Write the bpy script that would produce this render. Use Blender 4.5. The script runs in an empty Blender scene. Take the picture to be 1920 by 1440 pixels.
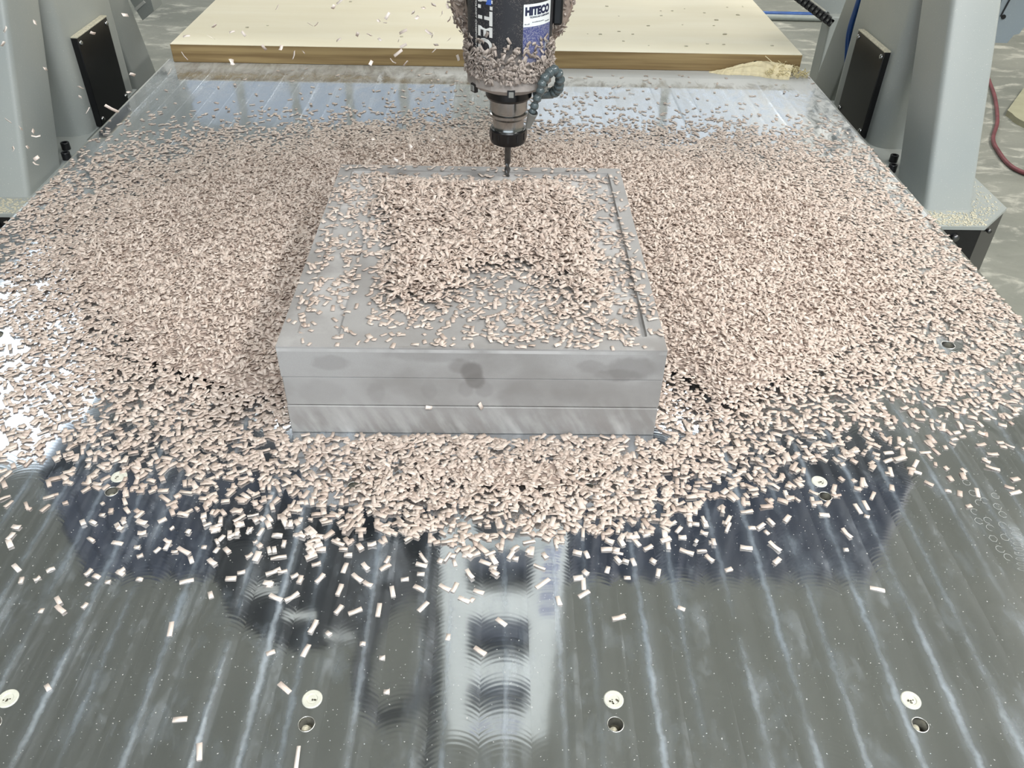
import bpy, bmesh, math, random
import numpy as np
from mathutils import Vector, Matrix, Quaternion, Euler
from mathutils import noise as mnoise

random.seed(7)
rng = np.random.default_rng(7)
PI = math.pi
S = bpy.context.scene
C = bpy.context.collection

# ------------------------------------------------------------------ camera
F_PX, CAM_H = 1559.3, 0.7621
YAW, PITCH, ROLL = 0.0254, 0.6710, 0.0252


def cam_axes():
    cy, sy, cp, sp = math.cos(YAW), math.sin(YAW), math.cos(PITCH), math.sin(PITCH)
    f = np.array([sy * cp, cy * cp, -sp])
    r = np.array([cy, -sy, 0.0])
    u = np.cross(r, f)
    cr, sr = math.cos(ROLL), math.sin(ROLL)
    return r * cr + u * sr, u * cr - r * sr, f


CR, CU, CF = cam_axes()
cam_d = bpy.data.cameras.new('camera')
cam_d.sensor_width = 36.0
cam_d.lens = F_PX * 36.0 / 1920.0
cam_d.clip_start = 0.02
cam_d.clip_end = 100
cam = bpy.data.objects.new('camera', cam_d)
C.objects.link(cam)
m = Matrix.Identity(4)
for i in range(3):
    m[i][0], m[i][1], m[i][2] = CR[i], CU[i], -CF[i]
m[2][3] = CAM_H
cam.matrix_world = m
S.camera = cam

# ------------------------------------------------------------------ world, exposure, lamps
S.view_settings.view_transform = 'Standard'
S.view_settings.look = 'None'
S.view_settings.gamma = 1.0
S.view_settings.use_curve_mapping = False
S.view_settings.exposure = -0.47
S.cycles.use_denoising = True
S.cycles.max_bounces = 8
W = bpy.data.worlds.new('hall_air')
S.world = W
W.use_nodes = True
W.node_tree.nodes['Background'].inputs[0].default_value = (0.75, 0.85, 1.0, 1)
W.node_tree.nodes['Background'].inputs[1].default_value = 0.15

CEIL = 4.2
LAMPS = [  # x, y, size x, size y, watts, colour
    (3.4, 0.4, 0.5, 2.2, 225, (1.0, 0.97, 0.93)),
    (-3.2, 0.2, 0.5, 2.2, 35, (1.0, 0.97, 0.93)),
    (0.4, -2.2, 2.2, 0.5, 320, (0.94, 0.97, 1.0)),
    (3.0, -3.2, 0.5, 2.2, 200, (0.94, 0.97, 1.0)),
    (-3.0, -3.2, 0.5, 2.2, 35, (0.94, 0.97, 1.0)),
    (1.74, 5.6, 0.5, 1.7, 55, (0.9, 0.96, 1.0)),
    (-1.9, 5.75, 0.42, 1.4, 40, (0.9, 0.96, 1.0)),
    (5.2, 3.6, 0.5, 2.2, 230, (1.0, 0.96, 0.9)),
    (-2.6, 7.6, 0.5, 1.6, 65, (1.0, 0.98, 0.95)),  # added lamp, out of view, brightens the far left floor
    (0.9, 7.7, 1.8, 0.5, 190, (1.0, 0.97, 0.92)),  # added lamp, out of view, brightens the cream board from behind
]


def sr(r, g, b):
    def f(v):
        v /= 255.0
        return v / 12.92 if v <= 0.04045 else ((v + 0.055) / 1.055) ** 2.4
    return (f(r), f(g), f(b), 1.0)


# ------------------------------------------------------------------ helpers
def tag(o, label=None, cat=None, group=None, kind=None):
    if label:
        o['label'] = label
    if cat:
        o['category'] = cat
    if group:
        o['group'] = group
    if kind:
        o['kind'] = kind
    return o


def thing(name, label, cat, loc=(0, 0, 0), group=None):
    o = bpy.data.objects.new(name, None)
    C.objects.link(o)
    o.location = loc
    return tag(o, label, cat, group)


def link(name, me, mats=None, parent=None, kind=None):
    o = bpy.data.objects.new(name, me)
    C.objects.link(o)
    if mats is not None:
        for mm in (mats if isinstance(mats, (list, tuple)) else [mats]):
            if mm.name not in me.materials:
                me.materials.append(mm)
    if parent is not None:
        o.parent = parent
        # meshes are written in world coordinates: undo the offset of the Empty they hang from
        if parent.type == 'EMPTY':
            o.matrix_parent_inverse = Matrix.Translation(parent.location).inverted()
    if kind:
        o['kind'] = kind
    return o


def finish(bm, name, mats, parent=None, smooth=False, kind=None, angle=None):
    bmesh.ops.recalc_face_normals(bm, faces=bm.faces)
    me = bpy.data.meshes.new(name)
    bm.to_mesh(me)
    bm.free()
    if smooth:
        me.polygons.foreach_set('use_smooth', [True] * len(me.polygons))
        if angle:
            me.set_sharp_from_angle(angle=angle)
    return link(name, me, mats, parent, kind)


def add_box(bm, lo, hi, bev=0.0, seg=2):
    r = bmesh.ops.create_cube(bm, size=1.0)
    for v in r['verts']:
        v.co = Vector([lo[i] + (v.co[i] + 0.5) * (hi[i] - lo[i]) for i in range(3)])
    if bev:
        es = list({e for v in r['verts'] for e in v.link_edges})
        bmesh.ops.bevel(bm, geom=es, offset=bev, segments=seg, affect='EDGES', profile=0.5)


def add_prism(bm, poly, axis, a, b):
    """poly: 2-D points in the two other axes (in order), extruded along axis a..b"""
    oth = [i for i in range(3) if i != axis]
    rings = []
    for t in (a, b):
        ring = []
        for p in poly:
            co = [0, 0, 0]
            co[axis] = t
            co[oth[0]], co[oth[1]] = p
            ring.append(bm.verts.new(co))
        rings.append(ring)
    n = len(poly)
    fs = [bm.faces.new(rings[0]), bm.faces.new(rings[1][::-1])]
    for i in range(n):
        fs.append(bm.faces.new((rings[0][i], rings[0][(i + 1) % n], rings[1][(i + 1) % n], rings[1][i])))
    return fs


def add_hexa(bm, P):
    """P: 8 corners, bottom ring 0-3 then top ring 4-7"""
    v = [bm.verts.new(p) for p in P]
    for f in ((0, 1, 2, 3), (4, 5, 6, 7), (0, 1, 5, 4), (1, 2, 6, 5), (2, 3, 7, 6), (3, 0, 4, 7)):
        bm.faces.new([v[i] for i in f])
    return v


def add_lathe(bm, prof, cx, cy, n=48, axis='z', cz=0.0, capped=True, phase=0.0):
    """prof: list of (r, t) along the axis"""
    rings = []
    for r, t in prof:
        ring = []
        for k in range(n):
            a = 2 * PI * k / n + phase
            if axis == 'z':
                co = (cx + r * math.cos(a), cy + r * math.sin(a), t)
            elif axis == 'y':
                co = (cx + r * math.cos(a), t, cz + r * math.sin(a))
            else:
                co = (t, cy + r * math.cos(a), cz + r * math.sin(a))
            ring.append(bm.verts.new(co))
        rings.append(ring)
    for i in range(len(rings) - 1):
        for k in range(n):
            bm.faces.new((rings[i][k], rings[i][(k + 1) % n], rings[i + 1][(k + 1) % n], rings[i + 1][k]))
    if capped:
        bm.faces.new(rings[0])
        bm.faces.new(rings[-1][::-1])


def add_tube(bm, pts, rad, n=10, closed_ends=True):
    pts = [Vector(p) for p in pts]
    rings = []
    up = Vector((0, 0, 1))
    prev = None
    for i, p in enumerate(pts):
        t = (pts[min(i + 1, len(pts) - 1)] - pts[max(i - 1, 0)]).normalized()
        if prev is None:
            a = t.cross(up)
            if a.length < 1e-3:
                a = t.cross(Vector((1, 0, 0)))
        else:
            a = prev - t * prev.dot(t)
        a.normalize()
        prev = a
        b = t.cross(a)
        r = rad[i] if isinstance(rad, (list, tuple)) else rad
        rings.append([bm.verts.new(p + (a * math.cos(2 * PI * k / n) + b * math.sin(2 * PI * k / n)) * r) for k in range(n)])
    for i in range(len(rings) - 1):
        for k in range(n):
            bm.faces.new((rings[i][k], rings[i][(k + 1) % n], rings[i + 1][(k + 1) % n], rings[i + 1][k]))
    if closed_ends:
        bm.faces.new(rings[0])
        bm.faces.new(rings[-1][::-1])


def smooth_path(P, n=8):
    P = [Vector(p) for p in P]
    out = []
    for i in range(len(P) - 1):
        p0, p1, p2, p3 = P[max(i - 1, 0)], P[i], P[i + 1], P[min(i + 2, len(P) - 1)]
        for k in range(n):
            t = k / n
            out.append(0.5 * ((2 * p1) + (p2 - p0) * t + (2 * p0 - 5 * p1 + 4 * p2 - p3) * t * t + (3 * p1 - p0 - 3 * p2 + p3) * t ** 3))
    out.append(P[-1])
    return out


# ------------------------------------------------------------------ materials
class NT:
    """small node helper"""
    def __init__(self, name):
        self.m = bpy.data.materials.new(name)
        self.m.use_nodes = True
        self.t = self.m.node_tree
        self.b = self.t.nodes['Principled BSDF']
        self.out = self.t.nodes['Material Output']
        self._tc = None

    def n(self, typ, **kw):
        nd = self.t.nodes.new(typ)
        for k, v in kw.items():
            setattr(nd, k, v)
        return nd

    def set(self, sock, v):
        if isinstance(v, bpy.types.NodeSocket):
            self.t.links.new(v, sock)
        elif v is not None:
            sock.default_value = v

    @property
    def co(self):
        if self._tc is None:
            self._tc = self.n('ShaderNodeTexCoord').outputs['Object']
        return self._tc

    def math(self, op, a, b=None, c=None, clamp=False):
        nd = self.n('ShaderNodeMath', operation=op, use_clamp=clamp)
        self.set(nd.inputs[0], a)
        self.set(nd.inputs[1], b)
        self.set(nd.inputs[2], c)
        return nd.outputs[0]

    def noise(self, scale, detail=3, rough=0.55, vec=None, dist=0.0):
        nd = self.n('ShaderNodeTexNoise')
        self.set(nd.inputs['Vector'], vec if vec is not None else self.co)
        nd.inputs['Scale'].default_value = scale
        nd.inputs['Detail'].default_value = detail
        nd.inputs['Roughness'].default_value = rough
        nd.inputs['Distortion'].default_value = dist
        return nd.outputs['Fac']

    def mapv(self, scale=(1, 1, 1), loc=(0, 0, 0), rot=(0, 0, 0), vec=None):
        nd = self.n('ShaderNodeMapping')
        self.set(nd.inputs['Vector'], vec if vec is not None else self.co)
        nd.inputs['Scale'].default_value = scale
        nd.inputs['Location'].default_value = loc
        nd.inputs['Rotation'].default_value = rot
        return nd.outputs[0]

    def rng(self, v, a, b, c=0.0, d=1.0, smooth=False):
        nd = self.n('ShaderNodeMapRange', interpolation_type='SMOOTHSTEP' if smooth else 'LINEAR')
        self.set(nd.inputs['Value'], v)
        for k, x in zip(('From Min', 'From Max', 'To Min', 'To Max'), (a, b, c, d)):
            self.set(nd.inputs[k], x)
        return nd.outputs[0]

    def mix(self, f, a, b, typ='MIX'):
        nd = self.n('ShaderNodeMix', data_type='RGBA', blend_type=typ)
        self.set(nd.inputs[0], f)
        self.set(nd.inputs[6], a)
        self.set(nd.inputs[7], b)
        return nd.outputs[2]

    def bump(self, h, strength=0.3, dist=0.001, normal=None):
        nd = self.n('ShaderNodeBump')
        nd.inputs['Strength'].default_value = strength
        nd.inputs['Distance'].default_value = dist
        self.set(nd.inputs['Height'], h)
        self.set(nd.inputs['Normal'], normal)
        return nd.outputs[0]

    def sep(self, v):
        nd = self.n('ShaderNodeSeparateXYZ')
        self.set(nd.inputs[0], v)
        return nd.outputs

    def comb(self, x, y, z):
        nd = self.n('ShaderNodeCombineXYZ')
        for s, v in zip(nd.inputs, (x, y, z)):
            self.set(s, v)
        return nd.outputs[0]

    def fin(self, col=None, rough=None, metal=None, normal=None, spec=None):
        self.set(self.b.inputs['Base Color'], col)
        self.set(self.b.inputs['Roughness'], rough)
        self.set(self.b.inputs['Metallic'], metal)
        self.set(self.b.inputs['Normal'], normal)
        if spec is not None:
            self.b.inputs['Specular IOR Level'].default_value = spec
        return self.m


def plain(name, col, rough=0.5, metal=0.0, var=0.12, scale=30.0, bump=0.0, spec=None):
    t = NT(name)
    f = t.noise(scale, 4)
    c2 = tuple(x * (1 - var) for x in col[:3]) + (1,)
    c1 = tuple(min(1, x * (1 + var)) for x in col[:3]) + (1,)
    colr = t.mix(t.rng(f, 0.35, 0.65), c2, c1)
    nrm = t.bump(t.noise(scale * 4, 3), bump, 0.001) if bump else None
    return t.fin(colr, rough, metal, nrm, spec)


def emit(name, col, s):
    t = NT(name)
    e = t.n('ShaderNodeEmission')
    e.inputs[0].default_value = col
    e.inputs[1].default_value = s
    t.t.links.new(e.outputs[0], t.out.inputs[0])
    return t.m


def paint(name, col, dust=0.25):
    """machine enamel with specks of dust"""
    t = NT(name)
    sp = t.rng(t.noise(420, 2), 0.68, 0.72)
    cl = t.rng(t.noise(3.0, 4), 0.35, 0.75)
    base = t.mix(t.math('MULTIPLY', cl, dust), col, sr(196, 192, 176))
    base = t.mix(t.math('MULTIPLY', sp, 0.5), base, sr(225, 222, 212))
    return t.fin(base, 0.38, 0.0, t.bump(t.noise(500, 2), 0.08, 0.0005))


M = {}
M['paint'] = paint('grey_enamel', sr(154, 160, 158))
M['panel'] = paint('blue_grey_enamel', sr(122, 132, 138), 0.1)
M['navy'] = plain('navy_fabric', sr(34, 42, 62), 0.6, 0, 0.2, 20)
M['white_plate'] = plain('white_plate', sr(205, 206, 200), 0.45, 0, 0.04, 12)
M['black'] = plain('black_plastic', sr(21, 22, 25), 0.35, 0, 0.2, 40)
M['satin_black'] = plain('satin_black', sr(16, 16, 18), 0.28, 0, 0.2, 60)
M['steel'] = plain('ground_steel', (0.36, 0.36, 0.35, 1), 0.2, 1.0, 0.08, 60)
M['dark_steel'] = plain('dark_steel', (0.16, 0.16, 0.16, 1), 0.35, 1.0, 0.2, 60)
M['blue_ink'] = plain('blue_ink', sr(52, 62, 140), 0.6, 0, 0.1, 60)
M['white_print'] = plain('white_print', sr(222, 222, 218), 0.5, 0, 0.05, 90)
M['label_white'] = plain('label_white', sr(228, 232, 232), 0.4, 0, 0.03, 90)
M['ink_navy'] = plain('navy_print', sr(28, 34, 66), 0.5, 0, 0.1, 90)
M['logo_blue'] = plain('logo_blue', sr(62, 96, 180), 0.5, 0, 0.1, 90)
M['hose_blue'] = plain('blue_hose', sr(40, 84, 150), 0.35, 0, 0.15, 20)
M['hose_grey'] = plain('grey_pipe', sr(150, 156, 150), 0.4, 0, 0.1, 20)
M['hose_clear'] = plain('pale_hose', sr(150, 165, 185), 0.3, 0, 0.1, 20)
M['hose_red'] = plain('dark_red_hose', sr(112, 62, 66), 0.5, 0, 0.25, 12)
M['bead'] = plain('grey_bead', sr(80, 90, 92), 0.22, 0, 0.06, 40)
M['nozzle'] = plain('nozzle_grey', sr(128, 129, 125), 0.4, 0, 0.06, 40)
M['plug'] = plain('white_plug', sr(208, 208, 194), 0.55, 0, 0.06, 160, 0.2)
M['pit'] = plain('pit_dirt', sr(70, 66, 52), 0.9, 0, 0.5, 500)
M['rim'] = plain('bright_rim', (0.8, 0.8, 0.76, 1), 0.3, 1.0, 0.05, 90)
M['cream_dust'] = plain('cream_dust', sr(202, 196, 174), 0.95, 0, 0.22, 240, 0.5)
M['print_dust'] = plain('print_dust', sr(170, 172, 168), 0.9, 0, 0.1, 300)
M['wood'] = plain('splintered_cream', sr(232, 218, 180), 0.9, 0, 0.08, 60, 0.3)
M['fibre'] = plain('frayed_fibre', sr(214, 200, 156), 0.95, 0, 0.3, 160)

# concrete floor with dusty patches
t = NT('dusty_concrete')
big = t.noise(0.9, 5, 0.6, t.mapv((1, 1.7, 1)))
fine = t.noise(4.5, 7, 0.68, t.mapv((1, 1.9, 1), rot=(0, 0, 0.3)), 0.4)
col = t.mix(t.rng(big, 0.35, 0.7), sr(116, 118, 110), sr(146, 146, 136))
col = t.mix(t.rng(fine, 0.52, 0.80), col, sr(214, 211, 197))
col = t.mix(t.math('MULTIPLY', t.rng(t.noise(60, 3), 0.55, 0.8), 0.4), col, sr(110, 112, 104))
M['floor'] = t.fin(col, t.rng(fine, 0.3, 0.7, 0.38, 0.75), 0.0, t.bump(fine, 0.2, 0.004))
M['wall'] = plain('hall_wall', sr(176, 178, 172), 0.8, 0, 0.06, 1.2)
M['ceiling'] = plain('hall_ceiling', sr(208, 207, 200), 0.9, 0, 0.06, 0.8)
M['pane'] = emit('daylit_pane', (0.87, 0.94, 1.0, 1), 1.5)
M['pane_dim'] = emit('daylit_pane_dim', (0.74, 0.86, 1.0, 1), 0.85)
M['front_pane'] = emit('front_daylight_pane', (0.78, 0.89, 1.0, 1), 3.6)
M['sky_pane'] = emit('skylight_pane', (0.8, 0.9, 1.0, 1), 4.5)

# tooling board, grey resin of the work block (object space = world space)
BX, BY, BW, BD, BH = -0.2767, 0.8493, 0.4945, 0.5501, 0.1440


def block_material():
    t = NT('grey_resin_board')
    x, y, z = t.sep(t.co)
    cloud = t.noise(7, 4, 0.55, t.mapv((1, 1, 1.3)))
    col = t.mix(t.rng(cloud, 0.36, 0.62, smooth=True), sr(140, 137, 134), sr(161, 159, 157))
    speck = t.rng(t.noise(900, 2), 0.3, 0.75)
    col = t.mix(t.math('MULTIPLY', speck, 0.16), col, sr(120, 116, 112))
    # wiped, slanted dust streaks low on the front
    st = t.noise(60, 3, 0.5, t.mapv((1.0, 1, 0.22), vec=t.mapv((1, 1, 1), rot=(0, 0.45, 0))))
    st = t.math('ADD', t.math('MULTIPLY', st, 0.7), t.math('MULTIPLY', t.noise(20, 3), 0.3))
    low = t.rng(z, 0.075, 0.0, 0.0, 1.0, True)
    col = t.mix(t.math('MULTIPLY', t.math('MULTIPLY', t.rng(st, 0.48, 0.68), low), 0.75), col, sr(196, 195, 192))
    col = t.mix(t.math('MULTIPLY', t.math('MULTIPLY', t.rng(st, 0.5, 0.36), low), 0.6), col, sr(134, 128, 124))
    front = t.math('LESS_THAN', y, BY + 0.004)
    # finger marks and damp blotches: x, z, radius x, radius z, darkness
    for bx, bz, rx, rz, d in ((0.232, 0.116, .016, .012, .45), (0.246, 0.107, .014, .016, .85), (0.251, 0.092, .012, .013, .75),
                              (0.066, 0.119, .024, .012, .3), (0.238, 0.078, .010, .013, .28), (0.262, 0.078, .012, .014, .28),
                              (0.452, 0.114, .034, .018, .5), (0.436, 0.103, .03, .010, .4), (0.40, 0.117, .02, .01, .3),
                              (0.375, 0.076, .024, .02, .18), (0.2, 0.135, .07, .012, .28), (0.31, 0.06, .03, .03, .2),
                              (0.12, 0.07, .012, .016, .2), (0.19, 0.075, .01, .016, .2), (0.05, 0.07, .03, .02, .15)):
        dx = t.math('MULTIPLY', t.math('SUBTRACT', x, BX + bx), 1 / rx)
        dz = t.math('MULTIPLY', t.math('SUBTRACT', z, bz), 1 / rz)
        r2 = t.math('ADD', t.math('MULTIPLY', dx, dx), t.math('MULTIPLY', dz, dz))
        r2 = t.math('ADD', r2, t.math('MULTIPLY', t.math('SUBTRACT', t.noise(60, 2), 0.5), 1.2))
        f = t.math('MULTIPLY', t.rng(r2, 1.45, 0.5, 0, d, True), front)
        col = t.mix(f, col, sr(112, 108, 105))
    # pale powder lies in the milled channel
    chan = t.math('MULTIPLY', t.math('LESS_THAN', z, BH - 0.0025), t.math('GREATER_THAN', z, BH - 0.0075))
    col = t.mix(t.math('MULTIPLY', chan, t.rng(t.noise(11, 5), 0.38, 0.62, 0.0, 0.8)), col, sr(190, 188, 186))
    pw = t.math('MULTIPLY', t.rng(t.noise(14, 5), 0.55, 0.75), t.math('GREATER_THAN', z, BH - 0.0001))
    col = t.mix(t.math('MULTIPLY', pw, 0.45), col, sr(196, 194, 192))
    return t.fin(col, 0.72, 0.0, t.bump(t.noise(700, 2), 0.15, 0.0004))


M['block'] = block_material()


def board_material():
    t = NT('cream_board')
    x, y, z = t.sep(t.co)
    grain = t.noise(6, 4, 0.5, t.mapv((0.4, 2.5, 9)))
    top = t.mix(t.rng(grain, 0.3, 0.7), sr(236, 227, 199), sr(243, 236, 212))
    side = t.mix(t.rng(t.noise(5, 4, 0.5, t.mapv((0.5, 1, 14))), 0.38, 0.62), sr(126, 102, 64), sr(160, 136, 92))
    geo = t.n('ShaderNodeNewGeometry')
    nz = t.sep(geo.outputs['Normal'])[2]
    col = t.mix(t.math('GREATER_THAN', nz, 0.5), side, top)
    return t.fin(col, 0.6, 0.0)


M['board'] = board_material()


def chip_material(name, dark, light):
    t = NT(name)
    at = t.n('ShaderNodeAttribute', attribute_name='tone')
    col = t.mix(at.outputs['Fac'], dark, light)
    col = t.mix(t.math('MULTIPLY', t.rng(t.noise(500, 2), 0.4, 0.7), 0.12), col, sr(190, 168, 152))
    return t.fin(col, 0.62, 0.0)


M['chip'] = chip_material('resin_shaving', sr(194, 175, 162), sr(228, 214, 202))
M['chip_dusty'] = chip_material('dusty_shaving', sr(150, 138, 130), sr(184, 172, 162))
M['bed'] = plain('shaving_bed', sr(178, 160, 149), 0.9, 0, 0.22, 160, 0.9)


def loose_chip_material():
    t = NT('loose_shaving')
    oi = t.n('ShaderNodeObjectInfo')
    col = t.mix(oi.outputs['Random'], sr(226, 210, 198), sr(242, 230, 220))
    return t.fin(col, 0.6, 0.0)


M['loose'] = loose_chip_material()


# milled aluminium of the machine table
def alu_material():
    t = NT('milled_aluminium')
    PITCH_X = 0.0505
    x, y, z = t.sep(t.co)
    wob = t.math('MULTIPLY', t.math('SUBTRACT', t.noise(2.2, 2), 0.5), 0.006)
    xx = t.math('ADD', t.math('ADD', x, wob), 5.0 + 0.012)
    u = t.math('DIVIDE', xx, PITCH_X)
    band = t.math('FLOOR', u)
    fr = t.math('SUBTRACT', t.math('FRACT', u), 0.5)              # -.5 .. .5 across one cutter pass
    dx = t.math('MULTIPLY', fr, PITCH_X)
    R = 0.036
    sq = t.math('SQRT', t.math('SUBTRACT', R * R, t.math('MULTIPLY', dx, dx)))
    # random numbers of each pass
    wn = t.n('ShaderNodeTexWhiteNoise', noise_dimensions='1D')
    t.set(wn.inputs['W'], band)
    rnd = wn.outputs['Value']
    wn2 = t.n('ShaderNodeTexWhiteNoise', noise_dimensions='1D')
    t.set(wn2.inputs['W'], t.math('ADD', band, 37.7))
    rnd2 = wn2.outputs['Value']
    # cutter arcs
    ph = t.math('SUBTRACT', y, sq)
    ph = t.math('ADD', ph, t.math('MULTIPLY', rnd, 0.3))
    w1 = t.math('SINE', t.math('MULTIPLY', ph, 2 * PI / 0.0052))
    w2 = t.math('SINE', t.math('MULTIPLY', ph, 2 * PI / 0.0083))
    arcs = t.math('ADD', w1, t.math('MULTIPLY', w2, 0.7))
    # arcs come and go along the pass
    strength = t.rng(t.noise(1.0, 2, 0.5, t.comb(t.math('MULTIPLY', band, 3.7), t.math('MULTIPLY', y, 3.0), 0.0)), 0.36, 0.6, 0.15, 1.0)
    # gentle crown of each pass
    crown = t.math('MULTIPLY', t.math('MULTIPLY', fr, fr), t.math('SUBTRACT', rnd2, 0.35))
    hgt = t.math('ADD', t.math('MULTIPLY', t.math('MULTIPLY', arcs, strength), 0.0000035),
                 t.math('MULTIPLY', crown, 0.0005))
    hgt = t.math('ADD', hgt, t.math('MULTIPLY', t.noise(22, 2), 0.00006))
    bump = t.bump(hgt, 1.0, 1.0)
    # radial direction of the arcs = smear direction of the light
    tang = t.comb(t.math('DIVIDE', dx, R), t.math('DIVIDE', sq, R), 0.0)
    geo = t.n('ShaderNodeNewGeometry')
    # polished layer
    pol = t.n('ShaderNodeBsdfAnisotropic')
    pol.inputs['Color'].default_value = (0.68, 0.70, 0.72, 1)
    smudge = t.noise(3.5, 5, 0.6, None, 0.6)
    t.set(pol.inputs['Roughness'], t.rng(smudge, 0.35, 0.75, 0.035, 0.11))
    t.set(pol.inputs['Normal'], bump)
    # scratched anisotropic layer
    ani = t.n('ShaderNodeBsdfAnisotropic')
    ani.inputs['Color'].default_value = (0.80, 0.88, 0.96, 1)
    ani.inputs['Roughness'].default_value = 0.34
    ani.inputs['Anisotropy'].default_value = 0.93
    t.set(ani.inputs['Tangent'], tang)
    t.set(ani.inputs['Normal'], bump)
    # scratch line shifting from pass to pass, brightened with a painted bluish light streak
    c0 = t.math('SUBTRACT', t.math('MULTIPLY', rnd2, 0.5), 0.25)
    jag = t.math('MULTIPLY', t.math('SUBTRACT', t.noise(60, 3), 0.5), 0.16)
    dline = t.math('ABSOLUTE', t.math('ADD', t.math('SUBTRACT', fr, c0), jag))
    line = t.math('ADD', t.rng(dline, 0.10, 0.0, 0.0, 0.62, True), t.rng(dline, 0.30, 0.0, 0.0, 0.22, True))
    quiet = t.math('MULTIPLY', t.rng(x, 0.1, -0.25, 0, 0.8, True), t.rng(y, 1.6, 1.9, 0, 1, True))
    line = t.math('MULTIPLY', line, t.math('SUBTRACT', 1.0, quiet))
    brk = t.rng(t.noise(1.0, 5, 0.7, t.comb(t.math('MULTIPLY', band, 9.1), t.math('MULTIPLY', y, 6.0), 0.0)), 0.35, 0.62)
    amt = t.math('MULTIPLY', t.math('MULTIPLY', line, brk), t.rng(rnd, 0.0, 1.0, 0.35, 1.0))
    scr = t.rng(t.noise(16, 6, 0.7, t.mapv((1.0, 0.5, 1), rot=(0, 0, 0.5))), 0.52, 0.78, 0.0, 0.5)
    fac = t.math('ADD', t.math('MULTIPLY', amt, 0.95), t.math('ADD', t.math('MULTIPLY', scr, 0.7), 0.05), clamp=True)
    streak_light = t.n('ShaderNodeBsdfDiffuse')  # pale blue diffuse colour stands in for lamp light smeared along the pass
    streak_light.inputs['Color'].default_value = (0.52, 0.61, 0.70, 1)
    mxs = t.n('ShaderNodeMixShader')
    mxs.inputs[0].default_value = 0.42
    t.t.links.new(ani.outputs[0], mxs.inputs[1])
    t.t.links.new(streak_light.outputs[0], mxs.inputs[2])
    mx = t.n('ShaderNodeMixShader')
    t.set(mx.inputs[0], fac)
    t.t.links.new(pol.outputs[0], mx.inputs[1])
    t.t.links.new(mxs.outputs[0], mx.inputs[2])
    # dust: specks everywhere, powder drifts at the far end and the right edge
    dust = t.n('ShaderNodeBsdfDiffuse')
    dust.inputs['Color'].default_value = sr(206, 206, 202)
    sp = t.rng(t.noise(340, 1), 0.725, 0.75)
    far = t.math('MAXIMUM', t.rng(y, 1.95, 2.38, 0, 1), t.rng(x, 0.42, 0.80, 0, 1.0))
    far = t.math('MULTIPLY', far, t.rng(y, 0.8, 1.4, 0, 1))
    far = t.math('MULTIPLY', far, t.rng(x, -0.45, 0.25, 0.35, 1.0))
    drift = t.rng(t.noise(17, 6, 0.7, t.mapv((1.8, 0.8, 1), rot=(0, 0, -0.6)), 0.8), 0.38, 0.60)
    film = t.math('MULTIPLY', t.math('MULTIPLY', drift, far), 0.95)
    haze = t.math('ADD', t.rng(smudge, 0.45, 0.8, 0.004, 0.05), t.math('MULTIPLY', t.rng(y, 1.3, 2.3), 0.06))
    edge = t.math('MULTIPLY', t.rng(t.math('ADD', y, t.math('MULTIPLY', t.noise(12, 4), 0.06)), t.rng(x, -0.35, 0.05, 2.335, 2.275), t.rng(x, -0.35, 0.05, 2.39, 2.365)), t.rng(x, -0.35, 0.05, 0.35, 0.95))
    dsum = t.math('ADD', t.math('ADD', film, haze), t.math('ADD', t.math('MULTIPLY', sp, 0.7), edge), clamp=True)
    mx2 = t.n('ShaderNodeMixShader')
    t.set(mx2.inputs[0], dsum)
    t.t.links.new(mx.outputs[0], mx2.inputs[1])
    t.t.links.new(dust.outputs[0], mx2.inputs[2])
    t.t.links.new(mx2.outputs[0], t.out.inputs[0])
    return t.m


M['alu'] = alu_material()
M['alu_side'] = plain('aluminium_edge', (0.55, 0.56, 0.57, 1), 0.4, 1.0, 0.1, 40)

# ------------------------------------------------------------------ room shell
FLOOR = -0.85
X0, X1, Y0, Y1 = -9.0, 9.0, -8.0, 10.5


def structure(name, lo, hi, mat):
    bm = bmesh.new()
    add_box(bm, lo, hi)
    return finish(bm, name, mat, kind='structure')


structure('floor', (X0, Y0, FLOOR - 0.1), (X1, Y1, FLOOR), M['floor'])
structure('ceiling', (X0, Y0, CEIL + 0.35), (X1, Y1, CEIL + 0.45), M['ceiling'])
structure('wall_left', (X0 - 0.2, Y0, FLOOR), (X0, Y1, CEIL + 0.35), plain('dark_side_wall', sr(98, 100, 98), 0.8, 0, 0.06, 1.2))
structure('wall_right', (X1, Y0, FLOOR), (X1 + 0.2, Y1, CEIL + 0.35), M['wall'])
structure('wall_back', (X0, Y1, FLOOR), (X1, Y1 + 0.2, CEIL + 0.35), M['wall'])
structure('wall_front', (X0, Y0 - 0.2, FLOOR), (X1, Y0, CEIL + 0.35), M['wall'])


def window(n, lo, hi, mat, bars, wall):
    bm = bmesh.new()
    add_box(bm, lo, hi)
    w = finish(bm, 'window_%d' % n, mat, kind='structure')
    for k in range(bars + 1):
        bm = bmesh.new()
        xx = lo[0] + (hi[0] - lo[0]) * k / bars
        if wall == 'y':
            d = 1 if lo[1] < 0 else -1
            yy = hi[1] if d > 0 else lo[1]
            add_box(bm, (xx - 0.05, min(yy, yy + d * 0.04), lo[2]), (xx + 0.05, max(yy, yy + d * 0.04), hi[2]))
        finish(bm, 'window_mullion', M['wall'], w)


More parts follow.
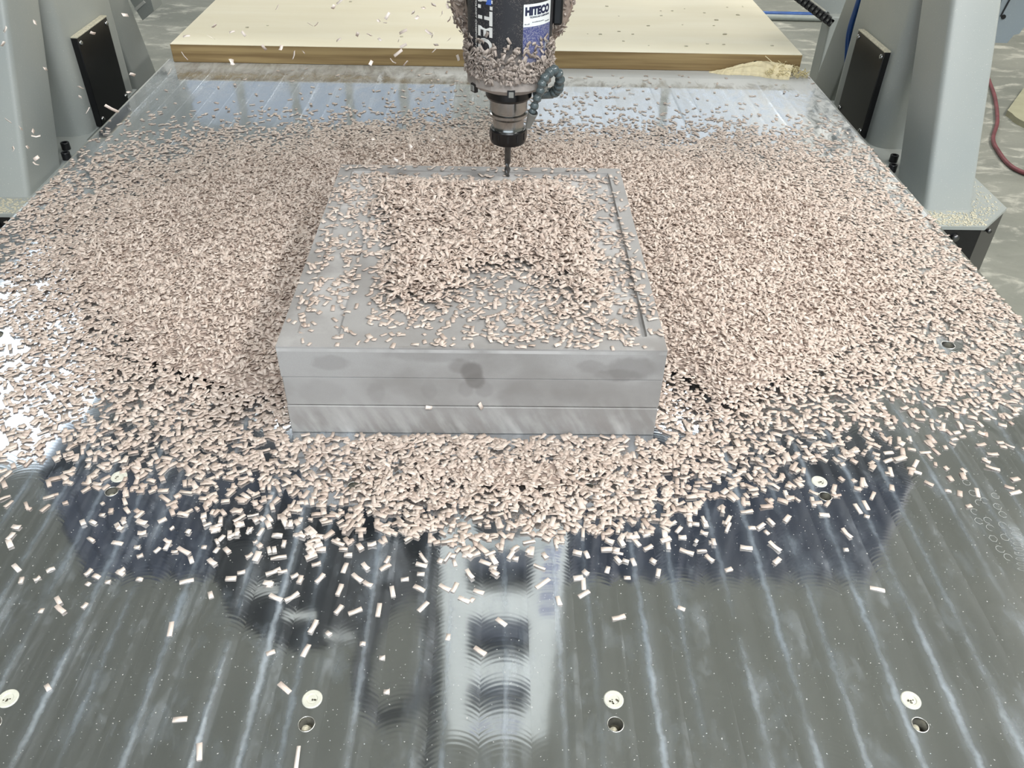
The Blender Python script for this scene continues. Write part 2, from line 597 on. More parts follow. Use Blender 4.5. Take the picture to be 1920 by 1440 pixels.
window(1, (-3.9, Y1 - 0.05, 2.2), (-0.5, Y1 - 0.01, 3.3), M['pane_dim'], 5, 'y')
window(2, (0.2, Y1 - 0.05, 1.7), (4.0, Y1 - 0.01, 3.6), M['pane'], 2, 'y')
window(3, (-6.0, Y0 + 0.01, 0.4), (6.0, Y0 + 0.05, 3.0), M['front_pane'], 6, 'y')
structure('window_4', (-5.8, 5.5, CEIL + 0.30), (-3.9, 9.4, CEIL + 0.34), M['sky_pane'])

for i, (x, y, sx, sy, wt, colr) in enumerate(LAMPS):  # hall lamps; the last two in the list are added fill
    fx = thing('ceiling_lamp', 'long white ceiling lamp hung above the hall floor', 'lamp', (x, y, CEIL), 'ceiling lamps of the hall')
    bm = bmesh.new()
    add_box(bm, (x - sx / 2 - 0.03, y - sy / 2 - 0.03, CEIL + 0.01), (x + sx / 2 + 0.03, y + sy / 2 + 0.03, CEIL + 0.07), 0.01)
    finish(bm, 'lamp_tray', M['white_plate'], fx)
    for e in (-0.35, 0.35):
        px, py = (x + sx * e, y) if sx > sy else (x, y + sy * e)
        bm = bmesh.new()
        add_box(bm, (px - 0.01, py - 0.01, CEIL + 0.07), (px + 0.01, py + 0.01, CEIL + 0.35))
        finish(bm, 'hanger', M['white_plate'], fx)
    ld = bpy.data.lights.new('lamp_glow', 'AREA')
    ld.shape = 'RECTANGLE'
    ld.size, ld.size_y = sx, sy
    ld.energy = wt
    ld.color = colr
    lo = bpy.data.objects.new('lamp_glow', ld)
    C.objects.link(lo)
    lo.parent = fx
    ud = bpy.data.lights.new('added_uplight', 'AREA')  # added upward light, only there to brighten the ceiling
    ud.shape = 'RECTANGLE'
    ud.size, ud.size_y = sx, sy
    ud.energy = wt * 0.12
    ud.color = colr
    uo = bpy.data.objects.new('added_uplight', ud)
    C.objects.link(uo)
    uo.location = (0, 0, 0.09)
    uo.rotation_euler = (PI, 0, 0)
    uo.parent = fx

# ------------------------------------------------------------------ machine table
TX0, TX1, TY0, TY1, TT = -0.9315, 0.8757, -0.30, 2.425, 0.035
HX, HY, ROW, SMALL = -0.4789, 0.4537, 0.3082, 0.0263
HOLES = []   # (x, y, r, kind)
for k in range(4):
    HOLES.append((HX + 0.3 * k + (0.0015 if k == 0 else 0), HY, 0.0098, 'plug'))
    HOLES.append((HX + 0.3 * k - 0.001, HY - SMALL, 0.0074, 'hole'))
for k in (0, 3):
    HOLES.append((HX + 0.3 * k, HY + ROW, 0.0098, 'plug'))
    HOLES.append((HX + 0.3 * k, HY + ROW - SMALL, 0.0074, 'hole'))
for k in (-1, 4):
    HOLES.append((HX + 0.3 * k, HY + 2 * ROW, 0.0098, 'hole'))
    HOLES.append((HX + 0.3 * k, HY + 2 * ROW - SMALL, 0.0074, 'hole'))
for k in (1, 2):
    HOLES.append((HX + 0.3 * k, HY + ROW - SMALL + 0.012, 0.0074, 'hole'))
table = thing('machine_table', 'broad milled aluminium machine table under the pale shavings', 'machine table', (0, 0.9, FLOOR))


def build_table():
    bm = bmesh.new()
    xs, ys = {TX0, TX1}, {TY0, TY1}
    cells = {}
    for (hx, hy, r, kd) in HOLES:
        q = 0.0128
        xs |= {round(hx - q, 5), round(hx + q, 5)}
        ys |= {round(hy - q, 5), round(hy + q, 5)}
    xs, ys = sorted(xs), sorted(ys)

    def inside(cx, cy):
        for h in HOLES:
            if abs(cx - h[0]) < 0.0128 and abs(cy - h[1]) < 0.0128:
                return h
        return None
    done = set()
    vc = {}

    def V(x, y):
        key = (round(x, 5), round(y, 5))
        if key not in vc:
            vc[key] = bm.verts.new((x, y, 0))
        return vc[key]
    for i in range(len(xs) - 1):
        for j in range(len(ys) - 1):
            cx, cy = (xs[i] + xs[i + 1]) / 2, (ys[j] + ys[j + 1]) / 2
            if inside(cx, cy):
                continue
            bm.faces.new((V(xs[i], ys[j]), V(xs[i + 1], ys[j]), V(xs[i + 1], ys[j + 1]), V(xs[i], ys[j + 1])))
    n = 32
    for (hx, hy, r, kd) in HOLES:
        q = 0.0128
        outer, inner, low = [], [], []
        for k in range(n):
            a = 2 * PI * k / n + PI / 4
            c, s = math.cos(a), math.sin(a)
            mx = max(abs(c), abs(s))
            outer.append(bm.verts.new((hx + q * c / mx, hy + q * s / mx, 0)))
            inner.append(bm.verts.new((hx + r * c, hy + r * s, 0)))
            low.append(bm.verts.new((hx + r * c, hy + r * s, -0.014)))
        for k in range(n):
            k2 = (k + 1) % n
            bm.faces.new((outer[k], outer[k2], inner[k2], inner[k]))
            bm.faces.new((inner[k], inner[k2], low[k2], low[k])).material_index = 1
        bm.faces.new(low).material_index = 2
    # rim and underside
    b = [bm.verts.new(p) for p in ((TX0, TY0, -TT), (TX1, TY0, -TT), (TX1, TY1, -TT), (TX0, TY1, -TT))]
    tpp = [bm.verts.new(p) for p in ((TX0, TY0, 0), (TX1, TY0, 0), (TX1, TY1, 0), (TX0, TY1, 0))]
    for k in range(4):
        bm.faces.new((b[k], b[(k + 1) % 4], tpp[(k + 1) % 4], tpp[k])).material_index = 1
    bm.faces.new(b[::-1]).material_index = 1
    me = bpy.data.meshes.new('table_plate')
    for f in bm.faces:
        f.normal_update()
        if f.material_index == 0 and f.normal.z < 0:
            f.normal_flip()
    bm.to_mesh(me)
    bm.free()
    link('table_plate', me, [M['alu'], M['alu_side'], M['pit']], table)
    # bright narrow chamfer along both long edges
    for x in (TX0, TX1):
        bm = bmesh.new()
        s = 1 if x > 0 else -1
        add_prism(bm, [(x - s * 0.004, 0.0003), (x + s * 0.0005, 0.0003), (x + s * 0.003, -0.004), (x + s * 0.0, -0.004)], 1, TY0, TY1)
        finish(bm, 'edge_chamfer', M['rim'], table)
    bm = bmesh.new()
    add_box(bm, (TX0 + 0.1, TY0 + 0.1, FLOOR), (TX1 - 0.1, TY1 - 0.05, -TT), 0.01)
    finish(bm, 'table_base', M['paint'], table)
    bm = bmesh.new()
    add_box(bm, (TX0 + 0.15, TY1 - 0.06, FLOOR), (TX1 - 0.15, 3.9, -0.002), 0.004)
    finish(bm, 'rear_bench', M['paint'], table)
    rr = random.Random(3)
    for (hx, hy, r, kd) in HOLES:
        if kd == 'plug':
            bm = bmesh.new()
            add_lathe(bm, [(0.0001, 0.0003), (r * 0.50, 0.0002), (r * 0.58, 0.0009), (r * 0.93, 0.0011), (r * 1.02, 0.0004), (r * 1.02, -0.004), (0.0001, -0.004)], hx, hy, 32, capped=False)
            p = finish(bm, 'screw_plug', M['plug'], table, True, angle=0.6)
            p['label'] = 'white dished screw plug'
            bm = bmesh.new()
            for k in range(rr.randint(4, 9)):
                a, d = rr.uniform(PI, 2 * PI), rr.uniform(0.1, 0.5) * r
                add_lathe(bm, [(0.0001, 0.0012), (rr.uniform(0.0004, 0.0011), 0.0009), (0.0001, 0.0002)], hx + d * math.cos(a), hy + d * math.sin(a), 7, capped=False)
            finish(bm, 'dirt_specks', M['pit'], p, kind='stuff')
        else:
            bm = bmesh.new()
            add_lathe(bm, [(r, -0.002), (r * 1.0, 0.0004), (r * 1.06, 0.0008), (r * 1.13, 0.0002)], hx, hy, 32, capped=False)
            p = finish(bm, 'hole_rim', M['rim'], table, True)
            bm = bmesh.new()
            a = rr.uniform(2.2, 4.2)
            add_lathe(bm, [(0.0001, -0.006), (r * 0.45, -0.0075), (r * 0.78, -0.0135)], hx + 0.25 * r * math.cos(a), hy + 0.25 * r * math.sin(a), 14, capped=False)
            finish(bm, 'hole_debris', M['cream_dust'], p, True)
    # dusty boot print: hexagon lugs and a row of bars
    bm = bmesh.new()

    def at0(px, py, z=0.0):
        d = CF * F_PX + CR * (px - 960) + CU * (720 - py)
        return np.array([0, 0, CAM_H]) + d * (z - CAM_H) / d[2]

    def loop(cx, cy, rx, ry, n, rot, a0=0.0, a1=2 * PI, w=0.0006):
        ring = []
        for k in range(n + 1):
            a = a0 + (a1 - a0) * k / n
            for rr_ in (1.0, 1.0 - w / rx):
                X, Y = rx * rr_ * math.cos(a), ry * rr_ * math.sin(a)
                ring.append(bm.verts.new((cx + X * math.cos(rot) - Y * math.sin(rot), cy + X * math.sin(rot) + Y * math.cos(rot), 0.0004)))
        for k in range(n):
            bm.faces.new((ring[2 * k], ring[2 * k + 1], ring[2 * k + 3], ring[2 * k + 2]))
    a = rr
    for (px, py) in ((1836, 943), (1852, 976), (1828, 960), (1846, 939), (1870, 950), (1857, 990), (1880, 985), (1835, 977), (1862, 1010), (1884, 1008),
                     (1875, 1030), (1890, 1045), (1866, 930), (1880, 965), (1812, 905), (1824, 925)):
        c = at0(px, py)
        loop(c[0], c[1], 0.0052, 0.0056, 6, a.uniform(-.2, .2), 0.5 if a.random() < .5 else 0, a.uniform(4.2, 6.28))
    for k in range(9):
        c = at0(1902 + k * 1.9, 992 + k * 9.5)
        loop(c[0], c[1], 0.0062, 0.0022, 6, -0.15, w=0.0007)
    finish(bm, 'dust_print', M['print_dust'], table)


build_table()

# ------------------------------------------------------------------ work block: three stacked boards, a channel milled into the top one
block = thing('tooling_block', 'grey block of three stacked resin boards being milled under the spindle', 'work block', (BX + BW / 2, BY + BD / 2, 0.0))


def slab(z0, z1, dx):
    bm = bmesh.new()
    add_box(bm, (BX + dx, BY + abs(dx), z0), (BX + BW + dx, BY + BD, z1), 0.0012, 1)
    return finish(bm, 'resin_board', M['block'], block)


T3 = BH / 3
slab(0.0, T3 - 0.0005, 0.0)
slab(T3 + 0.0005, 2 * T3 - 0.0005, 0.0006)


def rr_sdf(x, y, cx, cy, hx, hy, r):
    qx, qy = abs(x - cx) - hx + r, abs(y - cy) - hy + r
    return math.hypot(max(qx, 0), max(qy, 0)) + min(max(qx, qy), 0) - r


def block_top(x, y):
    """height below the top, x and y from the front-left corner"""
    o = rr_sdf(x, y, BW / 2, BD / 2 + 0.004, BW / 2 - 0.022, BD / 2 - 0.024, 0.006)
    inn = rr_sdf(x, y, BW / 2 - 0.002, BD / 2 - 0.05, BW / 2 - 0.078, BD / 2 - 0.025, 0.022)
    if o < 0 and inn > 0 and y > 0.03 and not (x > 0.085 and x < BW - 0.085 and y < BD / 2):
        return -0.0065 if (x > 0.4 or y > 0.45) else -0.005
    return 0.0


def top_board():
    bm = bmesh.new()

    def lines(L, marks, step=0.0045):
        s = set()
        k = 0
        while k * step < L:
            s.add(round(k * step, 5))
            k += 1
        s.add(L)
        s = {v for v in s if all(abs(v - mk) > 0.0016 for mk in marks)}
        for mk in marks:
            s |= {mk - 0.0004, mk + 0.0004}
        s |= {0.0, L}
        return sorted(s)
    xs = lines(BW, [0.022, BW - 0.022, 0.076, BW - 0.080])
    ys = lines(BD, [0.030, BD - 0.020, BD - 0.075])
    g = [[bm.verts.new((BX + x, BY + y, BH + block_top(x, y))) for y in ys] for x in xs]
    for i in range(len(xs) - 1):
        for j in range(len(ys) - 1):
            bm.faces.new((g[i][j], g[i + 1][j], g[i + 1][j + 1], g[i][j + 1]))
    z0 = 2 * T3 + 0.0005
    rim = [g[i][0] for i in range(len(xs))] + [g[-1][j] for j in range(1, len(ys))] + [g[i][-1] for i in range(len(xs) - 2, -1, -1)] + [g[0][j] for j in range(len(ys) - 2, 0, -1)]
    low = [bm.verts.new((v.co.x, v.co.y, z0)) for v in rim]
    n = len(rim)
    for k in range(n):
        bm.faces.new((rim[k], low[k], low[(k + 1) % n], rim[(k + 1) % n]))
    bm.faces.new(low)
    o = finish(bm, 'resin_board', M['block'], block)
    o['label'] = 'top board with a milled channel'


top_board()

# ------------------------------------------------------------------ cream board at the far end and the splintered off-cut on the table
bb = bmesh.new()
add_box(bb, (-0.91, 2.396, 0.0005), (0.8545, 3.95, 0.0500), 0.0015, 1)
tag(finish(bb, 'cream_board', M['board']), 'large thick cream board lying flat at the far end behind the spindle', 'board')


def offcut():
    root = thing('splintered_offcut', 'frayed cream strip torn from a board, lying against the front edge of the cream board', 'off-cut', (0.72, 2.36, 0.0))
    bm = bmesh.new()
    n, mrows = 40, 9
    rr = random.Random(5)
    # outline along the strip: t 0 (left tip) .. 1 (right, frayed)
    g = []
    for i in range(n + 1):
        t_ = i / n
        w = 0.004 + 0.055 * min(1, t_ * 1.5) ** 0.8 * (1 if t_ < 0.75 else 1 - (t_ - 0.75) * 1.6)
        x = 0.595 + 0.215 * t_
        y0 = 2.383 - 0.048 * t_ - 0.006 * math.sin(t_ * 9) + rr.uniform(-.002, .002)
        row = []
        for j in range(mrows + 1):
            s = j / mrows
            z = 0.0035 + (0.030 * min(1, t_ * 1.8)) * s ** 0.8 + 0.003 * math.sin(s * 16 + t_ * 2) * t_ + rr.uniform(0, 0.0012)
            row.append(bm.verts.new((x + 0.012 * s, min(y0 + w * s * 0.75, 2.392), z)))
        g.append(row)
    for i in range(n):
        for j in range(mrows):
            bm.faces.new((g[i][j], g[i + 1][j], g[i + 1][j + 1], g[i][j + 1]))
    r = bmesh.ops.extrude_face_region(bm, geom=bm.faces[:])
    for v in r['geom']:
        if isinstance(v, bmesh.types.BMVert):
            v.co.z = max(0.0003, v.co.z - 0.008)
    finish(bm, 'torn_strip', M['wood'], root)
    bm = bmesh.new()
    for k in range(230):
        x = rr.uniform(0.745, 0.868)
        lim = 0.034 * (1 - abs(x - 0.80) / 0.09)
        p = Vector((x, rr.uniform(2.335, 2.388), rr.uniform(0.001, max(0.004, lim))))
        d = Vector((rr.uniform(-1, 1), rr.uniform(-.6, .3), rr.uniform(-.2, .7))).normalized() * rr.uniform(0.006, 0.018)
        q = p + d
        q.y = min(q.y, 2.394)
        q.z = max(q.z, 0.0008)
        mid = (p + q) / 2 + Vector((rr.uniform(-.003, .003), 0, rr.uniform(0, .004)))
        add_tube(bm, [p, mid, q], [0.0012, 0.001, 0.0005], 4)
    finish(bm, 'frayed_fibres', M['fibre'], root, kind='stuff')
    bm = bmesh.new()
    add_tube(bm, [(0.742, 2.372, 0.052), (0.765, 2.366, 0.036), (0.775, 2.362, 0.028)], 0.0011, 5)
    finish(bm, 'long_splinter', M['wood'], root)


offcut()

# ------------------------------------------------------------------ gantry
GC, GH = -0.035, 1.025
gantry = thing('gantry', 'pale grey gantry machine frame whose slanted legs stand either side of the table', 'gantry', (GC, 2.2, FLOOR))


def mirror_x(s, x):
    return GC + s * x


def side(s):
    X = lambda v: GC + s * v

    def bx(name, lo, hi, mat, bev=0.0, seg=2, par=gantry, smooth=False):
        bm = bmesh.new()
        a, b = sorted((X(lo[0]), X(hi[0])))
        add_box(bm, (a, lo[1], lo[2]), (b, hi[1], hi[2]), bev, seg)
        return finish(bm, name, mat, par, smooth, angle=0.5 if smooth else None)
    # slanted front leg
    bm = bmesh.new()
    zt, zb = 0.95, -0.1
    P = []
    for z in (zb, zt):
        yf, yb = 1.749 + 0.45 * (z + .1), 1.928 + 0.41 * (z + .1)
        P += [(X(GH), yf, z), (X(GH + 0.112), yf, z), (X(GH + 0.112), yb, z), (X(GH), yb, z)]
    v = add_hexa(bm, P)
    es = [e for e in bm.edges if abs(e.verts[0].co.z - e.verts[1].co.z) > 0.5]
    bmesh.ops.bevel(bm, geom=es, offset=0.013, segments=4, affect='EDGES', profile=0.5)
    finish(bm, 'front_leg', M['paint'], gantry, True, angle=0.6)
    # upright column with a wide rounded corner
    bm = bmesh.new()
    a, b = sorted((X(GH + 0.004), X(GH + 0.20)))
    add_box(bm, (a, 2.10, -0.1), (b, 2.472, 1.30))
    es = [e for e in bm.edges if abs(e.verts[0].co.z - e.verts[1].co.z) > 0.5]
    bmesh.ops.bevel(bm, geom=es, offset=0.045, segments=7, affect='EDGES', profile=0.5)
    finish(bm, 'column', M['paint'], gantry, True, angle=0.6)
    # slanted rear leg
    bm = bmesh.new()
    P = []
    for z in (-0.5, 0.95):
        yb = 2.765 - 0.32 * (z + .1)
        P += [(X(GH + 0.06), yb - 0.17, z), (X(GH + 0.17), yb - 0.17, z), (X(GH + 0.17), yb, z), (X(GH + 0.06), yb, z)]
    add_hexa(bm, P)
    es = [e for e in bm.edges if abs(e.verts[0].co.z - e.verts[1].co.z) > 0.5]
    bmesh.ops.bevel(bm, geom=es, offset=0.01, segments=3, affect='EDGES', profile=0.5)
    finish(bm, 'rear_leg', M['paint'], gantry, True, angle=0.6)
    # infill between column and rear leg
    bx('web_plate', (GH + 0.085, 2.40, -0.1), (GH + 0.15, 2.62, 0.8), M['paint'], 0.003)
    # cover plate on the inner face
    cp = bx('cover_plate', (GH - 0.012, 2.163, -0.097), (GH + 0.006, 2.360, 0.128), M['satin_black'], 0.002)
    cp['label'] = 'black cover plate screwed to the column'
    bx('dust_ledge', (GH - 0.013, 2.163, 0.1275), (GH + 0.004, 2.360, 0.1315), M['cream_dust'], 0.001, 1, cp)
    for (yy, zz) in ((2.175, 0.114), (2.348, 0.114), (2.175, -0.08), (2.348, -0.08)):
        bm = bmesh.new()
        x0 = X(GH - 0.012)
        add_lathe(bm, [(0.0065, x0 + s * 0.001), (0.0065, x0 - s * 0.002), (0.004, x0 - s * 0.0045), (0.0001, x0 - s * 0.0045)], 0, yy, 14, 'x', zz, capped=False)
        finish(bm, 'screw', M['steel'], cp, True)
    # foot: plate with a clipped corner on a box that runs along the table
    poly = [(GH - 0.055, 1.667), (GH + 0.105, 1.667), (GH + 0.199, 1.763), (GH + 0.199, 2.46), (GH + 0.0, 2.46), (GH + 0.0, 2.08), (GH - 0.055, 2.08)]
    bm = bmesh.new()
    add_prism(bm, [(X(p[0]), p[1]) for p in poly], 2, -0.108, -0.100)
    finish(bm, 'foot_plate', M['paint'], gantry)
    bm = bmesh.new()
    poly2 = [(GH - 0.035, 1.675), (GH + 0.101, 1.675), (GH + 0.193, 1.768), (GH + 0.193, 2.45), (GH + 0.01, 2.45), (GH + 0.01, 2.08), (GH - 0.035, 2.08)]
    add_prism(bm, [(X(p[0]), p[1]) for p in poly2], 2, FLOOR, -0.108)
    finish(bm, 'foot_box', M['paint'], gantry)
    fp = bx('front_panel', (GH + 0.002, 1.668, -0.62), (GH + 0.1, 1.676, -0.109), M['satin_black'], 0.001, 1)
    bm = bmesh.new()
    add_lathe(bm, [(0.009, 1.668), (0.009, 1.662), (0.005, 1.660), (0.0001, 1.660)], X(GH + 0.045), 0, 14, 'y', -0.128, capped=False)
    finish(bm, 'bolt', M['dark_steel'], fp, True)
    bm = bmesh.new()
    P = []
    for z in (-0.62, -0.109):
        P += [(X(GH + 0.1005), 1.6695, z), (X(GH + 0.1985), 1.767, z), (X(GH + 0.193), 1.773, z), (X(GH + 0.095), 1.675, z)]
    add_hexa(bm, P)
    cpn = finish(bm, 'corner_panel', M['black'], gantry)
    bm = bmesh.new()
    add_lathe(bm, [(0.005, 1.70), (0.005, 1.692), (0.0001, 1.692)], X(GH + 0.135), 0, 10, 'y', -0.125, capped=False)
    finish(bm, 'bolt', M['dark_steel'], cpn, True)
    # dust drifted over the foot
    bm = bmesh.new()
    rr = random.Random(11 + s)
    for k in range(900):
        x = rr.uniform(GH - 0.05, GH + 0.19)
        y = 1.672 + abs(rr.gauss(0, 0.06)) if rr.random() < 0.6 else rr.uniform(1.68, 1.95)
        if x > GH + 0.09 and y < 1.667 + (x - GH - 0.09):
            continue
        if x < GH + 0.11 and y > 1.74:
            y = 1.672 + rr.uniform(0, 0.07)
        r = rr.uniform(0.0006, 0.0022)
        add_hexa(bm, [(X(x) + dx * r * rr.uniform(.6, 1.3), y + dy * r * rr.uniform(.6, 1.3), -0.1002 + dz * r * 0.7) for dz in (0, 1) for dx, dy in ((-1, -1), (1, -1), (1, 1), (-1, 1))])
    finish(bm, 'foot_dust', M['cream_dust'], gantry, kind='stuff')
    # socket bolts between the legs
    for (xx, yy) in ((GH + 0.0, 1.960), (GH + 0.026, 2.020), (GH + 0.052, 1.985)):
        bm = bmesh.new()
        add_lathe(bm, [(0.0105, -0.1), (0.0105, -0.083), (0.0098, -0.082), (0.006, -0.082), (0.0055, -0.09), (0.0001, -0.09)], X(xx), yy, 18, capped=False)
        finish(bm, 'socket_bolt', M['black'], gantry, True, angle=0.6)


side(1)
side(-1)


def gantry_top():
    # cross beam with pleated bellows on its front
    bm = bmesh.new()
    add_box(bm, (GC - 1.17, 1.62, 0.84), (GC + 1.17, 1.795, 1.23), 0.01)
    finish(bm, 'cross_beam', M['navy'], gantry)
    for s in (-1, 1):
        bm = bmesh.new()
        a, b = sorted((GC + s * 1.035, GC + s * 1.21))
        add_box(bm, (a, 1.78, 0.90), (b, 2.20, 1.26), 0.01)
        finish(bm, 'beam_bracket', M['paint'], gantry)
    bm = bmesh.new()
    n = 74
    rows = []
    for i in range(n + 1):
        x = GC - 1.185 + 2.37 * i / n
        y = 1.575 if i % 2 else 1.605
        rows.append([bm.verts.new((x, y, 0.82)), bm.verts.new((x, y, 1.25)), bm.verts.new((x, 1.80, 1.25)), bm.verts.new((x, 1.80, 0.82))])
    for i in range(n):
        a, b = rows[i], rows[i + 1]
        for k in range(4):
            bm.faces.new((a[k], b[k], b[(k + 1) % 4], a[(k + 1) % 4]))
    bm.faces.new(rows[0])
    bm.faces.new(rows[-1])
    finish(bm, 'bellows', M['navy'], gantry)
    # blue and clear air hoses in the gap behind the right column
    for k, (dx, dy, mt) in enumerate(((0.0, 0.0, 'hose_blue'), (0.014, 0.014, 'hose_clear'), (0.03, 0.028, 'hose_grey'))):
        bm = bmesh.new()
        P = [(GC + GH + 0.035 + dx, 2.478 + dy * 0.3, -0.02), (GC + GH + 0.03 + dx, 2.50 + dy, 0.03), (GC + GH + 0.025 + dx, 2.512 + dy, 0.09),
             (GC + GH + 0.03 + dx, 2.512 + dy, 0.18), (GC + GH + 0.04 + dx, 2.50 + dy, 0.5)]
        add_tube(bm, smooth_path(P, 6), 0.0075, 10)
        finish(bm, 'air_hose', M[mt], gantry, True)
    # sheet-metal bracket outside the right leg
    bm = bmesh.new()
    add_prism(bm, [(1.305, 0.27), (1.308, 0.178), (1.318, 0.118), (1.362, 0.118), (1.372, 0.139), (1.385, 0.142), (1.392, 0.162), (1.402, 0.27)], 1, 2.3, 2.42)
    br = finish(bm, 'side_bracket', M['panel'], gantry)
    bm = bmesh.new()
    add_lathe(bm, [(0.0001, 2.297), (0.0055, 2.297), (0.006, 2.301)], 1.326, 0, 14, 'y', 0.184, capped=False)
    finish(bm, 'bracket_hole', M['satin_black'], br)
    bm = bmesh.new()
    add_tube(bm, [(1.3175, 2.298, 0.185), (1.322, 2.298, 0.21), (1.334, 2.298, 0.27)], 0.002, 6)
    finish(bm, 'bracket_cable', M['satin_black'], br)
    bm = bmesh.new()
    add_box(bm, (1.16, 2.31, 0.15), (1.33, 2.40, 0.30))
    finish(bm, 'bracket_arm', M['panel'], br)
    # little folded sheet beside the left rear leg
    bm = bmesh.new()
    add_prism(bm, [(-1.16, 0.15), (-1.118, 0.04), (-1.108, 0.016), (-1.066, 0.045), (-1.070, 0.15)], 1, 2.74, 2.82)
    ls = finish(bm, 'side_bracket', M['paint'], gantry)
    bm = bmesh.new()
    add_prism(bm, [(-1.124, 0.052), (-1.118, 0.045), (-1.085, 0.069), (-1.09, 0.075)], 1, 2.735, 2.741)
    finish(bm, 'folded_lip', M['white_plate'], ls)


gantry_top()

# ------------------------------------------------------------------ spindle head
SX, SY = 0.0175, 1.375
head = thing('spindle_head', 'black spindle motor with grey coolant hose, caked in shavings above the block', 'spindle', (SX, SY, 0.14))
HR = 0.0665


def spindle():
    bm = bmesh.new()
    add_lathe(bm, [(HR, 0.325), (HR, 0.75), (0.05, 0.76), (0.0001, 0.76)], SX, SY, 64, capped=False)
    t = NT('dusty_housing')
    x, y, z = t.sep(t.co)
    dz = t.math('ADD', z, t.math('MULTIPLY', t.math('SUBTRACT', t.noise(38, 4), 0.5), 0.07))
    low = t.rng(dz, 0.378, 0.336, 0.0, 0.95, True)
    sp = t.rng(t.noise(620, 2), 0.56, 0.66, 0, 0.5)
    f = t.math('MAXIMUM', low, t.math('MULTIPLY', sp, t.rng(t.noise(25, 3), 0.4, 0.6)))
    colr = t.mix(f, sr(38, 39, 44), sr(158, 148, 140))
    M['housing'] = t.fin(colr, 0.55, 0.0)
    finish(bm, 'housing', M['housing'], head, True, angle=0.6)
    # faceted flange with three notches
    bm = bmesh.new()
    add_lathe(bm, [(0.055, 0.3265), (0.0695, 0.3265), (0.0695, 0.3085), (0.060, 0.301), (0.05, 0.297), (0.037, 0.292)], SX, SY, 14, capped=False, phase=PI / 14 + 0.02)
    fl = finish(bm, 'flange', plain('dusty_flange', sr(156, 148, 142), 0.8, 0, 0.12, 60, 0.2), head)
    for a in (-PI / 2 - 0.95, -PI / 2 + 0.04, -PI / 2 + 0.95):
        bm = bmesh.new()
        add_box(bm, (-0.006, -0.003, -0.0065), (0.006, 0.003, 0.0065))
        mt = Matrix.Translation((SX + 0.0685 * math.cos(a), SY + 0.0675 * math.sin(a), 0.3055)) @ Matrix.Rotation(a + PI / 2, 4, 'Z')
        bmesh.ops.transform(bm, matrix=mt, verts=bm.verts)
        nt = finish(bm, 'notch', M['satin_black'], fl)
        bm = bmesh.new()
        add_box(bm, (-0.004, -0.0042, -0.0045), (0.004, 0.002, 0.0042), 0.0005, 1)
        bmesh.ops.transform(bm, matrix=mt, verts=bm.verts)
        finish(bm, 'drive_key', M['nozzle'], fl)
    bm = bmesh.new()
    add_lathe(bm, [(0.0300, 0.297), (0.0385, 0.297), (0.0385, 0.282), (0.036, 0.278), (0.0300, 0.278)], SX, SY, 48, capped=False)
    finish(bm, 'spindle_nose', M['satin_black'], head, True, angle=0.5)
    bm = bmesh.new()
    add_lathe(bm, [(0.026, 0.282), (0.0315, 0.281), (0.0315, 0.2585), (0.0285, 0.257), (0.0285, 0.2545), (0.0322, 0.253), (0.0322, 0.2485), (0.0295, 0.246), (0.0268, 0.2435),
                   (0.0262, 0.232), (0.027, 0.2275), (0.028, 0.2255), (0.028, 0.21)], SX, SY, 48, capped=False)
    finish(bm, 'tool_holder', M['steel'], head, True, angle=0.45)
    bm = bmesh.new()
    add_lathe(bm, [(0.0265, 0.2265), (0.0300, 0.2265), (0.0312, 0.2245), (0.0312, 0.207), (0.0295, 0.2025), (0.024, 0.2), (0.0065, 0.1995), (0.0065, 0.203)], SX, SY, 48, capped=False)
    nut = finish(bm, 'clamp_nut', M['satin_black'], head, True, angle=0.5)
    for k in range(12):
        a = 2 * PI * k / 12
        bm = bmesh.new()
        add_box(bm, (-0.0016, -0.0008, -0.006), (0.0016, 0.0008, 0.006))
        bmesh.ops.transform(bm, matrix=Matrix.Translation((SX + 0.0310 * math.cos(a), SY + 0.0310 * math.sin(a), 0.216)) @ Matrix.Rotation(a + PI / 2, 4, 'Z'), verts=bm.verts)
        finish(bm, 'nut_slot', M['black'], nut)
    # end mill: shank and two spiral flutes
    bm = bmesh.new()
    add_lathe(bm, [(0.0055, 0.205), (0.0055, 0.166), (0.005, 0.163)], SX, SY, 20, capped=True)
    n, tw = 22, 30
    prev = None
    for i in range(tw + 1):
        z = 0.1645 - 0.0255 * i / tw
        ring = []
        for k in range(n):
            a = 2 * PI * k / n
            r = 0.0031 + 0.0021 * abs(math.cos(a)) ** 3
            b = a + 5.5 * i / tw
            ring.append(bm.verts.new((SX + r * math.cos(b), SY + r * math.sin(b), z)))
        if prev:
            for k in range(n):
                bm.faces.new((prev[k], prev[(k + 1) % n], ring[(k + 1) % n], ring[k]))
        else:
            bm.faces.new(ring)
        prev = ring
    bm.faces.new(prev)
    finish(bm, 'end_mill', M['dark_steel'], head, True, angle=0.7)


spindle()


def on_cyl(me, cx_ang, z0, r, flip=None):
    """bend a flat mesh (x right, y up, metres) round the housing front; cx_ang = angle of its x=0"""
    for v in me.vertices:
        x, y, zz = v.co
        a = -PI / 2 + cx_ang + x / r
        rr_ = r + 0.0004 + zz
        v.co = (SX + rr_ * math.cos(a), SY + rr_ * math.sin(a), z0 + y)


